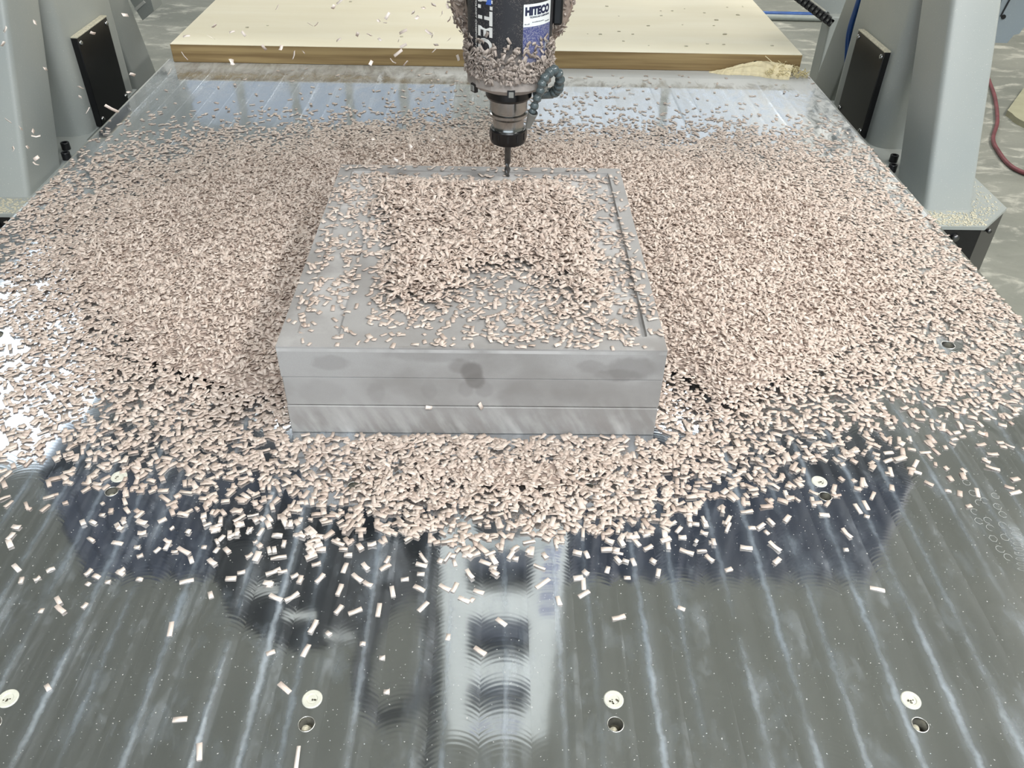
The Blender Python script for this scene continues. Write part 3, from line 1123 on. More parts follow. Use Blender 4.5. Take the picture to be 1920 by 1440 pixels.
def text_mesh(s, size, bold=0.0, spacing=1.0, depth=0.00008):
    cu = bpy.data.curves.new('lettering', 'FONT')
    cu.body = s
    cu.size = size
    cu.offset = bold
    cu.space_character = spacing
    cu.extrude = depth
    cu.align_x = 'LEFT'
    cu.resolution_u = 3
    tmp = bpy.data.objects.new('lettering_tmp', cu)
    C.objects.link(tmp)
    dg = bpy.context.evaluated_depsgraph_get()
    me = bpy.data.meshes.new_from_object(tmp.evaluated_get(dg))
    bpy.data.objects.remove(tmp)
    bpy.data.curves.remove(cu)
    return me


def text_on(s, size, ang, z0, mat, name, parent, turn=0.0, bold=0.0, spacing=1.0, tilt=0.0, lift=0.0003, fit=None):
    me = text_mesh(s, size, bold, spacing)
    xs = [v.co.x for v in me.vertices]
    w = max(xs) - min(xs)
    k = fit / w if fit else 1.0
    mt = Matrix.Rotation(turn, 4, 'Z')
    for v in me.vertices:
        v.co.x = (v.co.x - min(xs)) * k
        v.co = mt @ v.co
        v.co.z += lift
    on_cyl(me, ang, z0, HR)
    return link(name, me, mat, parent)


def grid_patch(w, h, n=16, lift=0.0):
    bm = bmesh.new()
    a = []
    for i in range(n + 1):
        a.append((bm.verts.new((w * i / n, 0, lift)), bm.verts.new((w * i / n, h, lift))))
    for i in range(n):
        bm.faces.new((a[i][0], a[i + 1][0], a[i + 1][1], a[i][1]))
    me = bpy.data.meshes.new('patch')
    bm.to_mesh(me)
    bm.free()
    return me


def rating_label():
    A0 = 0.29
    W_, Z0, Zm, Z1 = 0.0565, 0.352, 0.405, 0.437
    me = grid_patch(W_, Zm - Z0)
    on_cyl(me, A0, Z0, HR)
    t = NT('dusty_blue_print')
    f = t.rng(t.noise(480, 3), 0.45, 0.6, 0.1, 0.75)
    low = t.rng(t.sep(t.co)[2], 0.382, 0.355, 0.0, 0.5)
    M['label_blue'] = t.fin(t.mix(t.math('MAXIMUM', f, low), sr(44, 56, 120), sr(150, 150, 165)), 0.5)
    lb = link('rating_label', me, M['label_blue'], head)
    lb['label'] = 'rating label, white above and blue below'
    me = grid_patch(W_, Z1 - Zm)
    on_cyl(me, A0, Zm, HR)
    link('label_header', me, M['label_white'], lb)
    A1 = A0 + 0.0025 / HR
    text_on('HITECO', 0.015, A1, 0.4220, M['ink_navy'], 'label_lettering', lb, bold=0.0010, fit=0.048)
    text_on('TECHNOLOGY COMPONENTS', 0.0032, A1 + 0.0075 / HR, 0.4172, M['ink_navy'], 'label_slogan', lb, fit=0.0405, bold=0.00008)
    # two smudged lines of print too small to read
    bm = bmesh.new()
    rr = random.Random(9)
    for y0, x0, x1 in ((0.4105, 0.0145, 0.038), (0.4082, 0.002, 0.010), (0.4082, 0.041, 0.052)):
        x = x0
        while x < x1:
            w = rr.uniform(0.0005, 0.0011)
            h = rr.uniform(0.0009, 0.0018)
            q = [bm.verts.new((xx, y0 - 0.4 + yy, 0.0003)) for xx, yy in ((x, 0), (x + w, 0), (x + w, h), (x, h))]
            bm.faces.new(q)
            x += w + rr.uniform(0.0003, 0.0007)
    me = bpy.data.meshes.new('label_smudge')
    bm.to_mesh(me)
    bm.free()
    on_cyl(me, A0, 0.4, HR)
    link('label_smudge', me, M['ink_navy'], lb, kind='stuff')
    # double-square mark low on the blue half
    bm = bmesh.new()
    for q, w in ((0.0055, 0.0016), (0.0028, 0.0007)):
        for (lo, hi) in (((-q, -q), (q, -q + w)), ((-q, q - w), (q, q)), ((-q, -q + w), (-q + w, q - w)), ((q - w, -q + w), (q, q - w))):
            v = [bm.verts.new((lo[0], lo[1], 0.0004)), bm.verts.new((hi[0], lo[1], 0.0004)), bm.verts.new((hi[0], hi[1], 0.0004)), bm.verts.new((lo[0], hi[1], 0.0004))]
            bm.faces.new(v)
    me = bpy.data.meshes.new('square_mark')
    bm.to_mesh(me)
    bm.free()
    on_cyl(me, A0 + 0.048 / HR, 0.373, HR)
    link('square_mark', me, M['label_white'], lb)
    # the maker's name running down the left of the housing
    at = -0.80
    text_on('H', 0.036, at, 0.4560, M['white_print'], 'lettering', head, turn=-PI / 2, bold=0.0010, fit=0.0195)
    text_on('ITECO', 0.036, at, 0.4325, M['white_print'], 'lettering', head, turn=-PI / 2, bold=0.0010, spacing=1.06, fit=0.096)
    text_on('TECHNOLOGY COMPONENTS', 0.0048, at - 0.0075 / HR, 0.4600, M['white_print'], 'slogan_lettering', head, turn=-PI / 2, fit=0.098, bold=0.0001)
    me = bpy.data.meshes.new('logo_tip')
    me.from_pydata([(0, 0, 0.0004), (0, 0.0085, 0.0004), (-0.0095, 0.0, 0.0004), (-0.006, 0.0085, 0.0004)], [], [(0, 1, 3, 2)])
    on_cyl(me, at + 0.0235 / HR, 0.4345, HR)
    link('logo_tip', me, M['logo_blue'], head)


rating_label()


def yoke():
    # round swivel yoke behind the motor, furred with dust
    bm = bmesh.new()
    add_lathe(bm, [(0.074, 1.425), (0.096, 1.425), (0.100, 1.432), (0.100, 1.52), (0.096, 1.525), (0.074, 1.525), (0.074, 1.425)], SX + 0.003, 0, 64, 'y', 0.422, capped=False)
    yk = finish(bm, 'swivel_yoke', plain('dust_coated', sr(150, 134, 122), 0.95, 0, 0.25, 120, 0.8), head, True, angle=0.5)
    bm = bmesh.new()
    add_lathe(bm, [(0.0001, 1.475), (0.076, 1.475), (0.076, 1.51), (0.0001, 1.51)], SX + 0.003, 0, 48, 'y', 0.422, capped=False)
    finish(bm, 'yoke_web', plain('rusty_dust', sr(96, 76, 62), 0.95, 0, 0.5, 80, 0.8), yk)
    bm = bmesh.new()
    add_box(bm, (SX + 0.0655, 1.37, 0.392), (SX + 0.082, 1.48, 0.62), 0.004)
    finish(bm, 'side_block', M['satin_black'], head)
    bm = bmesh.new()
    add_box(bm, (SX - 0.12, 1.44, 0.50), (SX + 0.13, 1.57, 0.95), 0.02)
    finish(bm, 'swivel_body', M['paint'], head)
    # ram with ladder-like openings, seen only as a reflection in the table
    bm = bmesh.new()
    for lo, hi in (((-0.147, .86), (-0.072, 1.915)), ((0.113, .86), (0.186, 1.915)), ((-0.072, 1.128), (0.113, 1.25)), ((-0.072, 1.449), (0.113, 1.578)), ((-0.072, 1.748), (0.113, 1.915))):
        add_box(bm, (lo[0], 1.45, lo[1]), (hi[0], 1.48, hi[1]))
    rm = finish(bm, 'ram_frame', M['white_plate'], head)
    bm = bmesh.new()
    add_box(bm, (-0.14, 1.50, 0.86), (0.18, 1.575, 1.90))
    finish(bm, 'ram_core', M['navy'], rm)
    bm = bmesh.new()
    for k in range(5):
        z = 0.94 + 0.062 * k
        for q in range(3):
            add_box(bm, (0.138 + 0.012 * q, 1.448, z + 0.008 * (q % 2)), (0.146 + 0.012 * q, 1.4502, z + 0.035))
    for k in range(7):
        if k != 3:
            add_box(bm, (-0.06 + 0.022 * k, 1.448, 1.815), (-0.045 + 0.022 * k, 1.4502, 1.85))
    finish(bm, 'marker_scrawl', M['blue_ink'], rm)
    # cable carrier and hoses left of the ram
    bm = bmesh.new()
    add_prism(bm, [(-0.76, 0.98), (-0.24, 0.98), (-0.22, 1.2), (-0.36, 1.42), (-0.62, 1.50), (-0.78, 1.32)], 1, 1.50, 1.56)
    cc = finish(bm, 'hose_carrier', M['satin_black'], rm)
    for k, (sx_, sz_, w) in enumerate(((-0.66, 1.18, .05), (-0.57, 1.30, .05), (-0.46, 1.40, .045))):
        bm = bmesh.new()
        add_box(bm, (sx_ - w, 1.494, sz_ - 0.02), (sx_ + w, 1.5015, sz_ + 0.02), 0.008)
        finish(bm, 'carrier_slot', M['ceiling'], cc)
    for P in ([(-0.2, 1.5, 1.05), (-0.2, 1.5, 1.6), (-0.24, 1.5, 2.1), (-0.3, 1.5, 2.5)],
              [(-0.3, 1.5, 1.15), (-0.42, 1.48, 1.62), (-0.36, 1.47, 1.82), (-0.26, 1.47, 1.72), (-0.2, 1.48, 1.5), (-0.19, 1.5, 1.3)]):
        bm = bmesh.new()
        pts = smooth_path(P, 14)
        add_tube(bm, pts, [0.026 + 0.004 * (i % 2) for i in range(len(pts))], 12)
        finish(bm, 'corrugated_hose', M['satin_black'], rm, True)


yoke()


def ray_y(px, py, Y):
    d = CF * F_PX + CR * (px - 960) + CU * (720 - py)
    return np.array([0, 0, CAM_H]) + d * Y / d[1]


def coolant_hose():
    P = [(1040, 172, 1.362), (1046, 167, 1.356), (1048, 160, 1.35), (1050, 150, 1.342), (1047, 138, 1.335), (1039, 131, 1.329), (1030, 137, 1.323),
         (1021, 147, 1.318), (1016, 158, 1.314), (1013, 171, 1.312), (1007, 185, 1.311), (1002, 199, 1.311), (998, 209, 1.311)]
    sizes = [12, 11.2, 10.6, 10.2, 10, 10.2, 10.4, 10.2, 9.8, 9.2, 9, 9, 7.5]
    Q = [Vector(ray_y(*p)) for p in P]
    hose = None
    for i, (q, s_) in enumerate(zip(Q, sizes)):
        d = (Q[min(i + 1, len(Q) - 1)] - Q[max(i - 1, 0)]).normalized()
        r = s_ / 1559.3 * 1.42 * 0.86
        bm = bmesh.new()
        add_lathe(bm, [(0.0001, -r), (r * 0.55, -r * 0.92), (r * 0.86, -r * 0.5), (r * 1.0, -r * 0.05), (r * 0.97, r * 0.1), (r * 0.99, r * 0.28), (r * 0.90, r * 0.34), (r * 0.62, r * 0.8), (r * 0.55, r * 1.1), (0.0001, r * 1.1)], 0, 0, 20, capped=False)
        bmesh.ops.transform(bm, matrix=Matrix.Translation(q) @ d.to_track_quat('Z', 'Y').to_matrix().to_4x4(), verts=bm.verts)
        if hose is None:
            hose = finish(bm, 'coolant_hose', M['bead'], head, True)
        else:
            finish(bm, 'hose_bead', M['bead'], hose, True)
    a, b = Vector(ray_y(999, 212, 1.311)), Vector(ray_y(990, 238, 1.318))
    d = (b - a).normalized()
    L = (b - a).length
    bm = bmesh.new()
    add_lathe(bm, [(0.0078, -0.002), (0.0084, 0.0), (0.0078, 0.002), (0.0045, L), (0.0034, L), (0.003, L * 0.6)], 0, 0, 20, capped=False)
    bmesh.ops.transform(bm, matrix=Matrix.Translation(a) @ d.to_track_quat('Z', 'Y').to_matrix().to_4x4(), verts=bm.verts)
    finish(bm, 'nozzle', M['nozzle'], hose, True, angle=0.6)
    bm = bmesh.new()
    p0 = Vector(ray_y(1037, 174, 1.366))
    add_tube(bm, [p0, p0 + Vector((-0.02, 0.0, -0.002)), (SX + 0.04, SY - 0.01, 0.285)], [0.009, 0.0085, 0.008], 14)
    finish(bm, 'hose_fitting', M['bead'], hose, True)


coolant_hose()

# ------------------------------------------------------------------ things on the hall floor
def floor_things():
    bm = bmesh.new()
    add_tube(bm, [(1.2, 6.33, FLOOR + 0.016), (2.3, 6.31, FLOOR + 0.016), (3.4, 6.30, FLOOR + 0.016)], 0.017, 14)
    tag(finish(bm, 'blue_pipe', M['hose_blue'], None, True), 'blue pipe lying across the floor behind the cream board', 'pipe')
    bm = bmesh.new()
    add_tube(bm, [(1.2, 6.22, FLOOR + 0.02), (2.3, 6.20, FLOOR + 0.02), (3.4, 6.19, FLOOR + 0.02)], 0.02, 14)
    tag(finish(bm, 'grey_pipe', M['hose_grey'], None, True), 'dusty grey pipe lying beside the blue one', 'pipe')
    bm = bmesh.new()
    P = [(3.2, 5.6, FLOOR + .012), (2.96, 5.09, FLOOR + .012), (2.81, 4.67, FLOOR + .012), (2.65, 4.3, FLOOR + .012), (2.51, 4.05, FLOOR + .012), (2.46, 3.88, FLOOR + .012),
         (2.44, 3.72, FLOOR + .012), (2.48, 3.62, FLOOR + .012), (2.62, 3.46, FLOOR + .012), (2.9, 3.3, FLOOR + .012)]
    add_tube(bm, smooth_path(P, 8), 0.010, 10)
    tag(finish(bm, 'red_hose', M['hose_red'], None, True), 'thin dark red hose curving over the floor beyond the right gantry leg', 'hose')
    # thin plate with a ragged edge
    bm = bmesh.new()
    rr = random.Random(2)
    P = [(2.745 + 0.004 * k + rr.uniform(-.006, .006), 4.41 - 0.045 * k) for k in range(9)]
    P += [(3.2, 4.0), (3.3, 4.9), (3.04, 4.8)]
    add_prism(bm, P, 2, FLOOR, FLOOR + 0.03)
    tag(finish(bm, 'floor_board', plain('olive_board', sr(150, 148, 124), 0.8, 0, 0.1, 8)), 'olive board with a ragged edge lying on the floor beyond the red hose', 'board')
    # cable chain hanging down to the right of the cream board, with its guard panel
    root = thing('cable_chain', 'black cable chain with grey guard panel above the floor pipes', 'cable chain', (1.3, 3.6, FLOOR))
    a, b = Vector((1.155, 3.6, -0.050)), Vector((1.372, 3.6, -0.178))
    d = (b - a)
    n = 12
    for k in range(n):
        c = a + d * (k + 0.5) / n
        bm = bmesh.new()
        add_box(bm, (-d.length / n * 0.46, -0.02, -0.0165), (d.length / n * 0.46, 0.02, 0.0165), 0.003, 1)
        ang = math.atan2(d.z, d.x)
        bmesh.ops.transform(bm, matrix=Matrix.Translation(c) @ Matrix.Rotation(-ang, 4, 'Y'), verts=bm.verts)
        finish(bm, 'chain_link', M['black'], root)
        bm = bmesh.new()
        add_lathe(bm, [(0.005, -0.0225), (0.005, -0.019)], c.x, 0, 10, 'y', c.z)
        bmesh.ops.translate(bm, vec=(0, 3.6, 0), verts=bm.verts)
        finish(bm, 'link_pin', M['dark_steel'], root)
    bm = bmesh.new()
    add_prism(bm, [(1.19, -0.045), (1.385, -0.160), (1.372, -0.188), (1.40, -0.175), (1.52, 0.1), (1.19, 0.1)], 1, 3.63, 3.66)
    finish(bm, 'guard_panel', M['paint'], root)
    bm = bmesh.new()
    add_box(bm, (1.36, 3.58, FLOOR), (1.46, 3.68, -0.15), 0.005)
    finish(bm, 'stand', M['paint'], root)
    bm = bmesh.new()
    for k in range(40):
        x, y, r = rr.uniform(-0.8, 0.8), rr.uniform(2.42, 3.0), rr.uniform(0.001, 0.004)
        if rr.random() < 0.7:
            x = rr.uniform(0.1, 0.8)
        add_hexa(bm, [(x + dx * r * 1.6 * rr.uniform(.6, 1.3), y + dy * r * rr.uniform(.6, 1.3), 0.0501 + dz * r * 0.5) for dz in (0, 1) for dx, dy in ((-1, -1), (1, -1), (1, 1), (-1, 1))])
    tag(finish(bm, 'board_crumbs', M['cream_dust']), 'crumbs and dust scattered over the cream board', 'crumbs', kind='stuff')


floor_things()

# ------------------------------------------------------------------ shavings
def chip_arrays(pos, nrm, yaw, L, Wd, curl, th):
    """12 vertices and 10 quads for each curled shaving"""
    N = len(pos)
    ref = np.tile(np.array([[1.0, 0, 0]]), (N, 1))
    bad = np.abs(nrm[:, 0]) > 0.9
    ref[bad] = (0, 1, 0)
    t0 = ref - nrm * np.sum(ref * nrm, 1, keepdims=True)
    t0 /= np.linalg.norm(t0, axis=1, keepdims=True)
    t1 = np.cross(nrm, t0)
    c, s = np.cos(yaw)[:, None], np.sin(yaw)[:, None]
    ax = t0 * c + t1 * s
    ay = -t0 * s + t1 * c
    V = np.zeros((N, 12, 3), np.float32)
    skew = rng.uniform(-0.25, 0.25, N)
    for i, u in enumerate((-0.5, 0.0, 0.5)):
        up = curl * (u * u * 4) * 1.0
        for j, v in enumerate((-0.5, 0.5)):
            w = Wd * (1 + skew * u)
            base = pos + ax * (L * u)[:, None] + ay * (w * v + Wd * skew * u * 0.6)[:, None] + nrm * up[:, None]
            V[:, i * 4 + j * 2] = base
            V[:, i * 4 + j * 2 + 1] = base + nrm * th[:, None]
    q = []
    for i in (0, 1):
        a, b = i * 4, (i + 1) * 4
        q += [(a + 1, b + 1, b + 3, a + 3), (a, a + 2, b + 2, b), (a, b, b + 1, a + 1), (a + 2, a + 3, b + 3, b + 2)]
    q += [(0, 1, 3, 2), (8, 10, 11, 9)]
    q = np.array(q, np.int32)
    Fc = (np.arange(N, dtype=np.int32)[:, None, None] * 12 + q[None]).reshape(-1, 4)
    return V.reshape(-1, 3), Fc


def mesh_from(name, V, Fc, tone=None, extra=None):
    me = bpy.data.meshes.new(name)
    nv, nf = len(V), len(Fc)
    me.vertices.add(nv)
    me.vertices.foreach_set('co', np.ascontiguousarray(V, np.float32).ravel())
    me.loops.add(nf * 4)
    me.loops.foreach_set('vertex_index', np.ascontiguousarray(Fc, np.int32).ravel())
    me.polygons.add(nf)
    me.polygons.foreach_set('loop_start', np.arange(0, nf * 4, 4, dtype=np.int32))
    me.update(calc_edges=True)
    if tone is not None:
        at = me.attributes.new('tone', 'FLOAT', 'POINT')
        at.data.foreach_set('value', np.ascontiguousarray(tone, np.float32))
    return me


def project(P):
    d = P - np.array([0, 0, CAM_H])
    w = d @ CF
    return 960 + F_PX * (d @ CR) / w, 720 - F_PX * (d @ CU) / w


def bilerp(G, rows, cols, r, c):
    r = np.clip(r, rows[0], rows[-1])
    c = np.clip(c, cols[0], cols[-1])
    i = np.clip(np.searchsorted(rows, r, 'right') - 1, 0, len(rows) - 2)
    j = np.clip(np.searchsorted(cols, c, 'right') - 1, 0, len(cols) - 2)
    fr = (r - rows[i]) / (rows[i + 1] - rows[i])
    fc = (c - cols[j]) / (cols[j + 1] - cols[j])
    return (G[i, j] * (1 - fr) + G[i + 1, j] * fr) * (1 - fc) + (G[i, j + 1] * (1 - fr) + G[i + 1, j + 1] * fr) * fc


# how many layers of shavings lie where on the table (survey grid)
COLS = np.array([-300, 0, 150, 300, 450, 600, 750, 900, 1050, 1200, 1350, 1500, 1650, 1800, 1920, 2200], float)
DENS = {
    130: [0, 0, 0, 0, 0, .01, .01, .02, .01, .01, .01, .01, 0, 0, 0, 0],
    150: [0, 0, 0, 0, .005, .005, .01, .02, .02, .01, .01, .01, 0, 0, 0, 0],
    200: [0, 0, 0, .01, .02, .03, .05, .08, .06, .03, .02, .015, .01, 0, 0, 0],
    230: [0, 0, .06, .09, .12, .25, .5, .5, .32, .2, .14, .09, .04, 0, 0, 0],
    255: [.1, .1, .18, .22, .5, .9, 1.4, 1.4, 1.2, .9, .6, .3, .1, 0, 0, 0],
    300: [.2, .25, .3, .75, 1.7, 2.3, 2.8, 3, 2.8, 2.3, 1.9, 1.2, .35, .1, 0, 0],
    350: [.3, .35, .6, 1.8, 2.8, 3, 3, 3, 3, 3, 2.6, 1.9, .7, .2, 0, 0],
    400: [.5, .6, 1.3, 2.6, 3, 3, 3, 3, 3, 3, 3, 2.4, 1.2, .35, .15, .1],
    450: [0.4, 0.45, 1.8, 3, 3, 3, 3, 3, 3, 3, 3, 2.6, 1.7, .6, .25, .1],
    500: [0.4, 0.5, 2.1, 3, 3, 3, 3, 3, 3, 3, 3, 2.8, 2., 1.1, .35, .2],
    550: [0.35, 0.42, 1.9, 3, 3, 3, 3, 3, 3, 3, 3, 3, 2.2, 1.3, .5, .3],
    600: [0.3, 0.34, 1.4, 3, 3, 3, 3, 3, 3, 3, 3, 2.7, 2., 1.3, .6, .3],
    650: [0.24, 0.28, 1.1, 2.5, 3, 3, 3, 3, 3, 3, 3, 2.5, 1.6, 1.0, .5, .3],
    700: [0.26, 0.3, 0.9, 2., 2.7, 3, 3, 3, 3, 1.5, 3, 2.2, 1.2, .7, .35, .2],
    750: [0.26, 0.3, 0.8, 1.3, 2., 2., 2, 2, 2, .3, 2.3, 1.4, .7, .38, .25, .1],
    800: [.3, .35, .65, .9, 1.05, .8, 1, 1, 1, .32, 1.3, .9, .42, .2, .1, .05],
    820: [.3, .3, .55, .75, .95, .75, .85, .85, .85, .5, 1.2, .65, .28, .14, .08, .03],
    840: [.25, .28, .45, .65, .85, 1.2, 1.5, 1.5, 1.5, 1.2, 1.2, .42, .18, .10, .05, .02],
    880: [.15, .2, .32, .42, .55, 1.4, 2, 2.1, 2.1, 1.7, .75, .25, .08, .04, .02, .01],
    920: [.1, .12, .2, .3, .40, .95, 1.8, 2, 2, 1.5, .5, .12, .035, .012, .01, 0],
    960: [.03, .05, .12, .2, .28, .5, 1.1, 1.5, 1.5, .95, .22, .04, .01, .004, 0, 0],
    1000: [.01, .02, .06, .1, .18, .32, .42, .75, .65, .4, .08, .012, .004, 0, 0, 0],
    1040: [0, .01, .03, .04, .08, .16, .16, .25, .18, .09, .03, .004, 0, 0, 0, 0],
    1075: [0, 0, .01, .01, .02, .04, .05, .06, .04, .02, .01, 0, 0, 0, 0, 0],
    1110: [0] * 16,
}
ROWS = np.array(sorted(DENS), float)
GRID = np.array([DENS[int(r)] for r in ROWS])


def density(x, y):
    px, py = project(np.stack([x, y, np.zeros_like(x)], -1))
    d = bilerp(GRID, ROWS, COLS, py, px)
    for hx, hy, rad in ((HX - 0.3, HY + 2 * ROW - 0.006, 0.030), (HX + 1.2, HY + 2 * ROW - 0.006, 0.026), (HX + 0.3, HY + ROW - 0.014, 0.011), (HX + 0.6, HY + ROW - 0.014, 0.011),
                        (HX, HY + ROW, 0.012), (HX, HY + ROW - SMALL, 0.009), (HX + 0.9, HY + ROW, 0.012), (HX + 0.9, HY + ROW - SMALL, 0.009)):
        d = d * np.clip((np.hypot(x - hx, y - hy) - rad * 0.6) / (rad * 0.6), 0.0, 1)
    return np.where(py > 1110, 0, d)


def in_block(x, y, mrg=0.004):
    return (x > BX - mrg) & (x < BX + BW + mrg) & (y > BY - mrg) & (y < BY + BD + mrg)


def bed_height(x, y):
    d = density(x, y)
    h = 0.0065 * np.clip(d - 1.05, 0, 2)
    # higher drifts beside and behind the block
    for mx, my, sx_, sy_, a in ((-0.42, 1.16, .13, .22, .020), (0.36, 1.12, .12, .25, .022), (0.0, 1.56, .32, .12, .016), (-0.52, 1.45, .2, .2, .010), (0.42, 1.45, .2, .2, .010)):
        h = h + a * np.exp(-((x - mx) / sx_) ** 2 - ((y - my) / sy_) ** 2) * np.clip(d / 2.6, 0, 1)
    # it slopes down to the table close to the near block corners
    for cx, cy in ((BX, BY), (BX + BW, BY)):
        h = h * np.clip((np.hypot((x - cx) * 1.2, y - cy) - 0.015) / 0.11, 0.0, 1)
    return h


def vnoise(x, y, f, seed):
    """cheap smooth value noise"""
    X, Y = x * f, y * f
    i, j = np.floor(X).astype(int), np.floor(Y).astype(int)
    fx, fy = X - i, Y - j
    fx, fy = fx * fx * (3 - 2 * fx), fy * fy * (3 - 2 * fy)
    h = lambda a, b: np.modf(np.abs(np.sin(a * 127.1 + b * 311.7 + seed * 74.7) * 43758.5453))[0]
    return (h(i, j) * (1 - fx) + h(i + 1, j) * fx) * (1 - fy) + (h(i, j + 1) * (1 - fx) + h(i + 1, j + 1) * fx) * fy


def table_shavings():
    n_try = 420000
    x = rng.uniform(TX0 + 0.004, TX1 - 0.004, n_try)
    y = rng.uniform(0.5, TY1 - 0.05, n_try)
    area = (TX1 - TX0 - 0.008) * (TY1 - 0.05 - 0.5)
    d = density(x, y)
    mod = 0.55 + 0.9 * vnoise(x, y, 26, 1)
    mod2 = 0.7 + 0.6 * vnoise(x, y, 9, 2)
    d = np.where(d < 1.6, d * mod * mod2, d)
    chip_area = 0.0092 * 0.0046
    want = area / chip_area            # shavings for one full layer
    keep = rng.uniform(0, 1, n_try) < np.minimum(d, 2.5) * want / n_try
    keep &= ~in_block(x, y, 0.006)
    x, y, d = x[keep], y[keep], np.minimum(d[keep], 2.5)
    N = len(x)
    bed = bed_height(x, y)
    layer = rng.uniform(0, 1, N)
    # the deeper the drift the higher the pile and the wilder the tilt
    z = bed + 0.0006 + layer * 0.0024 * np.clip(d, 0.15, 3.0)
    tilt = np.radians(2.5 + 5 * np.clip(d - 0.2, 0, 1.6) + 26 * np.clip(d - 1.7, 0, 0.8)) * np.abs(rng.normal(0, 1, N))
    tilt = np.minimum(tilt, 1.15)
    az = rng.uniform(0, 2 * PI, N)
    nrm = np.stack([np.sin(tilt) * np.cos(az), np.sin(tilt) * np.sin(az), np.cos(tilt)], -1)
    big = np.clip(1.22 - 0.12 * d, 0.92, 1.2)          # the thinly scattered ones are the larger
    L = np.clip(rng.normal(0.0092, 0.0025, N), 0.0035, 0.016) * big
    Wd = np.clip(rng.normal(0.0046, 0.0008, N), 0.0028, 0.007) * big
    z = z + np.sin(tilt) * L * 0.42 * np.clip(1.2 - d * 0.3, 0.3, 1)
    yaw = rng.uniform(0, 2 * PI, N)
    curl = rng.normal(0.0003, 0.0006, N) * np.clip(L / 0.011, .5, 1.6)
    z = z + np.clip(-curl, 0, 1)
    th = rng.uniform(0.00016, 0.00032, N)
    return x, y, z, nrm, yaw, L, Wd, curl, th, d


def bed_mesh():
    # matted underlayer of the heap, an uneven sheet that ends where the shavings thin out
    nx, ny = 300, 300
    xs = np.linspace(TX0 + 0.005, TX1 - 0.005, nx)
    ys = np.linspace(0.68, 2.16, ny)
    Xg, Yg = np.meshgrid(xs, ys, indexing='ij')
    h = bed_height(Xg.ravel(), Yg.ravel())
    d = density(Xg.ravel(), Yg.ravel())
    z = h + 0.0008 + 0.002 * (vnoise(Xg.ravel(), Yg.ravel(), 170, 5) - 0.2) * np.clip(d - 1, 0, 1)
    ok = ((d > 2.0) & ~in_block(Xg.ravel(), Yg.ravel(), -0.004)).reshape(nx, ny)
    idx = np.arange(nx * ny).reshape(nx, ny)
    cell = ok[:-1, :-1] & ok[1:, :-1] & ok[1:, 1:] & ok[:-1, 1:]
    F4 = np.stack([idx[:-1, :-1][cell], idx[1:, :-1][cell], idx[1:, 1:][cell], idx[:-1, 1:][cell]], -1)
    V = np.stack([Xg.ravel(), Yg.ravel(), z], -1)
    used = np.unique(F4)
    remap = np.full(nx * ny, -1)
    remap[used] = np.arange(len(used))
    return V[used], remap[F4]


CX, CY, CZ, CN, CYAW, CL, CW, CC, CT, CD = table_shavings()
cpx, cpy = project(np.stack([CX, CY, CZ], -1))
# the shavings nearest the camera become individuals
N_IND = 150
cand = np.where((CD < 0.35) & (cpx > 5) & (cpx < 1915))[0]
order = cand[np.argsort(-cpy[cand])][:N_IND]
mask = np.ones(len(CX), bool)
mask[order] = False
pos = np.stack([CX, CY, CZ], -1)
V1, F1 = chip_arrays(pos[mask], CN[mask], CYAW[mask], CL[mask], CW[mask], CC[mask], CT[mask])
VB, FB = bed_mesh()
tone = np.repeat(np.clip(rng.normal(0.5, 0.25, mask.sum()), 0, 1), 12)
me = mesh_from('table_shavings', np.concatenate([V1, VB]), np.concatenate([F1, FB + len(V1)]), np.concatenate([tone, np.full(len(VB), 0.3)]))
me.materials.append(M['chip'])
me.materials.append(M['bed'])
mi = np.zeros(len(me.polygons), np.int32)
mi[len(F1):] = 1
me.polygons.foreach_set('material_index', mi)
tag(link('table_shavings', me), 'thick drift of pale pink shavings spread over the table around the block', 'shavings', kind='stuff')

# ---- shavings on the block
BCOL = np.array([0, .04, .08, .14, .20, .28, .4, .5, .6, .7, .8, .86, .9, .95, 1])
BD_ = {
    308: [.1, .15, .15, .1, .1, .1, .1, .1, .05, .05, .1, .15, .2, .1, .05],
    326: [.1, .8, 1, .7, .6, .5, .4, .35, .15, .45, .8, .9, 1., .3, .05],
    342: [.1, .9, .9, 1, 1.4, 1.7, 1.2, .7, .9, 1.5, .8, .3, .4, .15, .05],
    363: [.1, .9, .6, .9, 2, 2.5, 2.5, 2.5, 2.5, 2.5, 2, .5, .3, .15, .05],
    405: [.1, .8, .5, .4, 1.6, 2.5, 2.5, 2.5, 2.5, 2.5, 2.3, 1., .4, .4, .08],
    447: [.1, .7, .3, .6, .5, 2.4, 2.6, 2.6, 2.6, 2.5, 2.4, 1.2, .5, .6, .1],
    488: [.1, .8, .2, .6, .15, 2.4, 2.6, 2.3, 1.8, 2.3, 2.4, 1.3, .5, .6, .15],
    513: [.1, .8, .2, .6, .1, 2.2, 2.4, 1.1, .5, 1.5, 2.2, 1.5, .5, .7, .2],
    538: [.1, .9, .25, .5, .1, 2.2, 2.2, .7, .4, 1.2, 2, 1.4, .6, .8, .2],
    563: [.1, .8, .3, .4, .05, 1.8, 1.8, .42, .5, .8, 1.6, 1.3, .6, .9, .2],
    588: [.05, .5, .25, .1, .05, .7, .8, .42, .5, .7, 1.3, 1.2, .7, .8, .2],
    613: [.03, .15, .1, .1, .12, .15, .3, .42, .45, .7, 1., .9, .6, .4, .2],
    634: [.03, .05, .08, .2, .15, .2, .3, .4, .5, .55, .7, .5, .3, .25, .1],
    655: [0, .02, .05, .15, .1, .1, .2, .2, .28, .28, .3, .2, .1, .05, .02],
}
BROW = np.array(sorted(BD_), float)
BGRID = np.array([BD_[int(r)] for r in BROW])


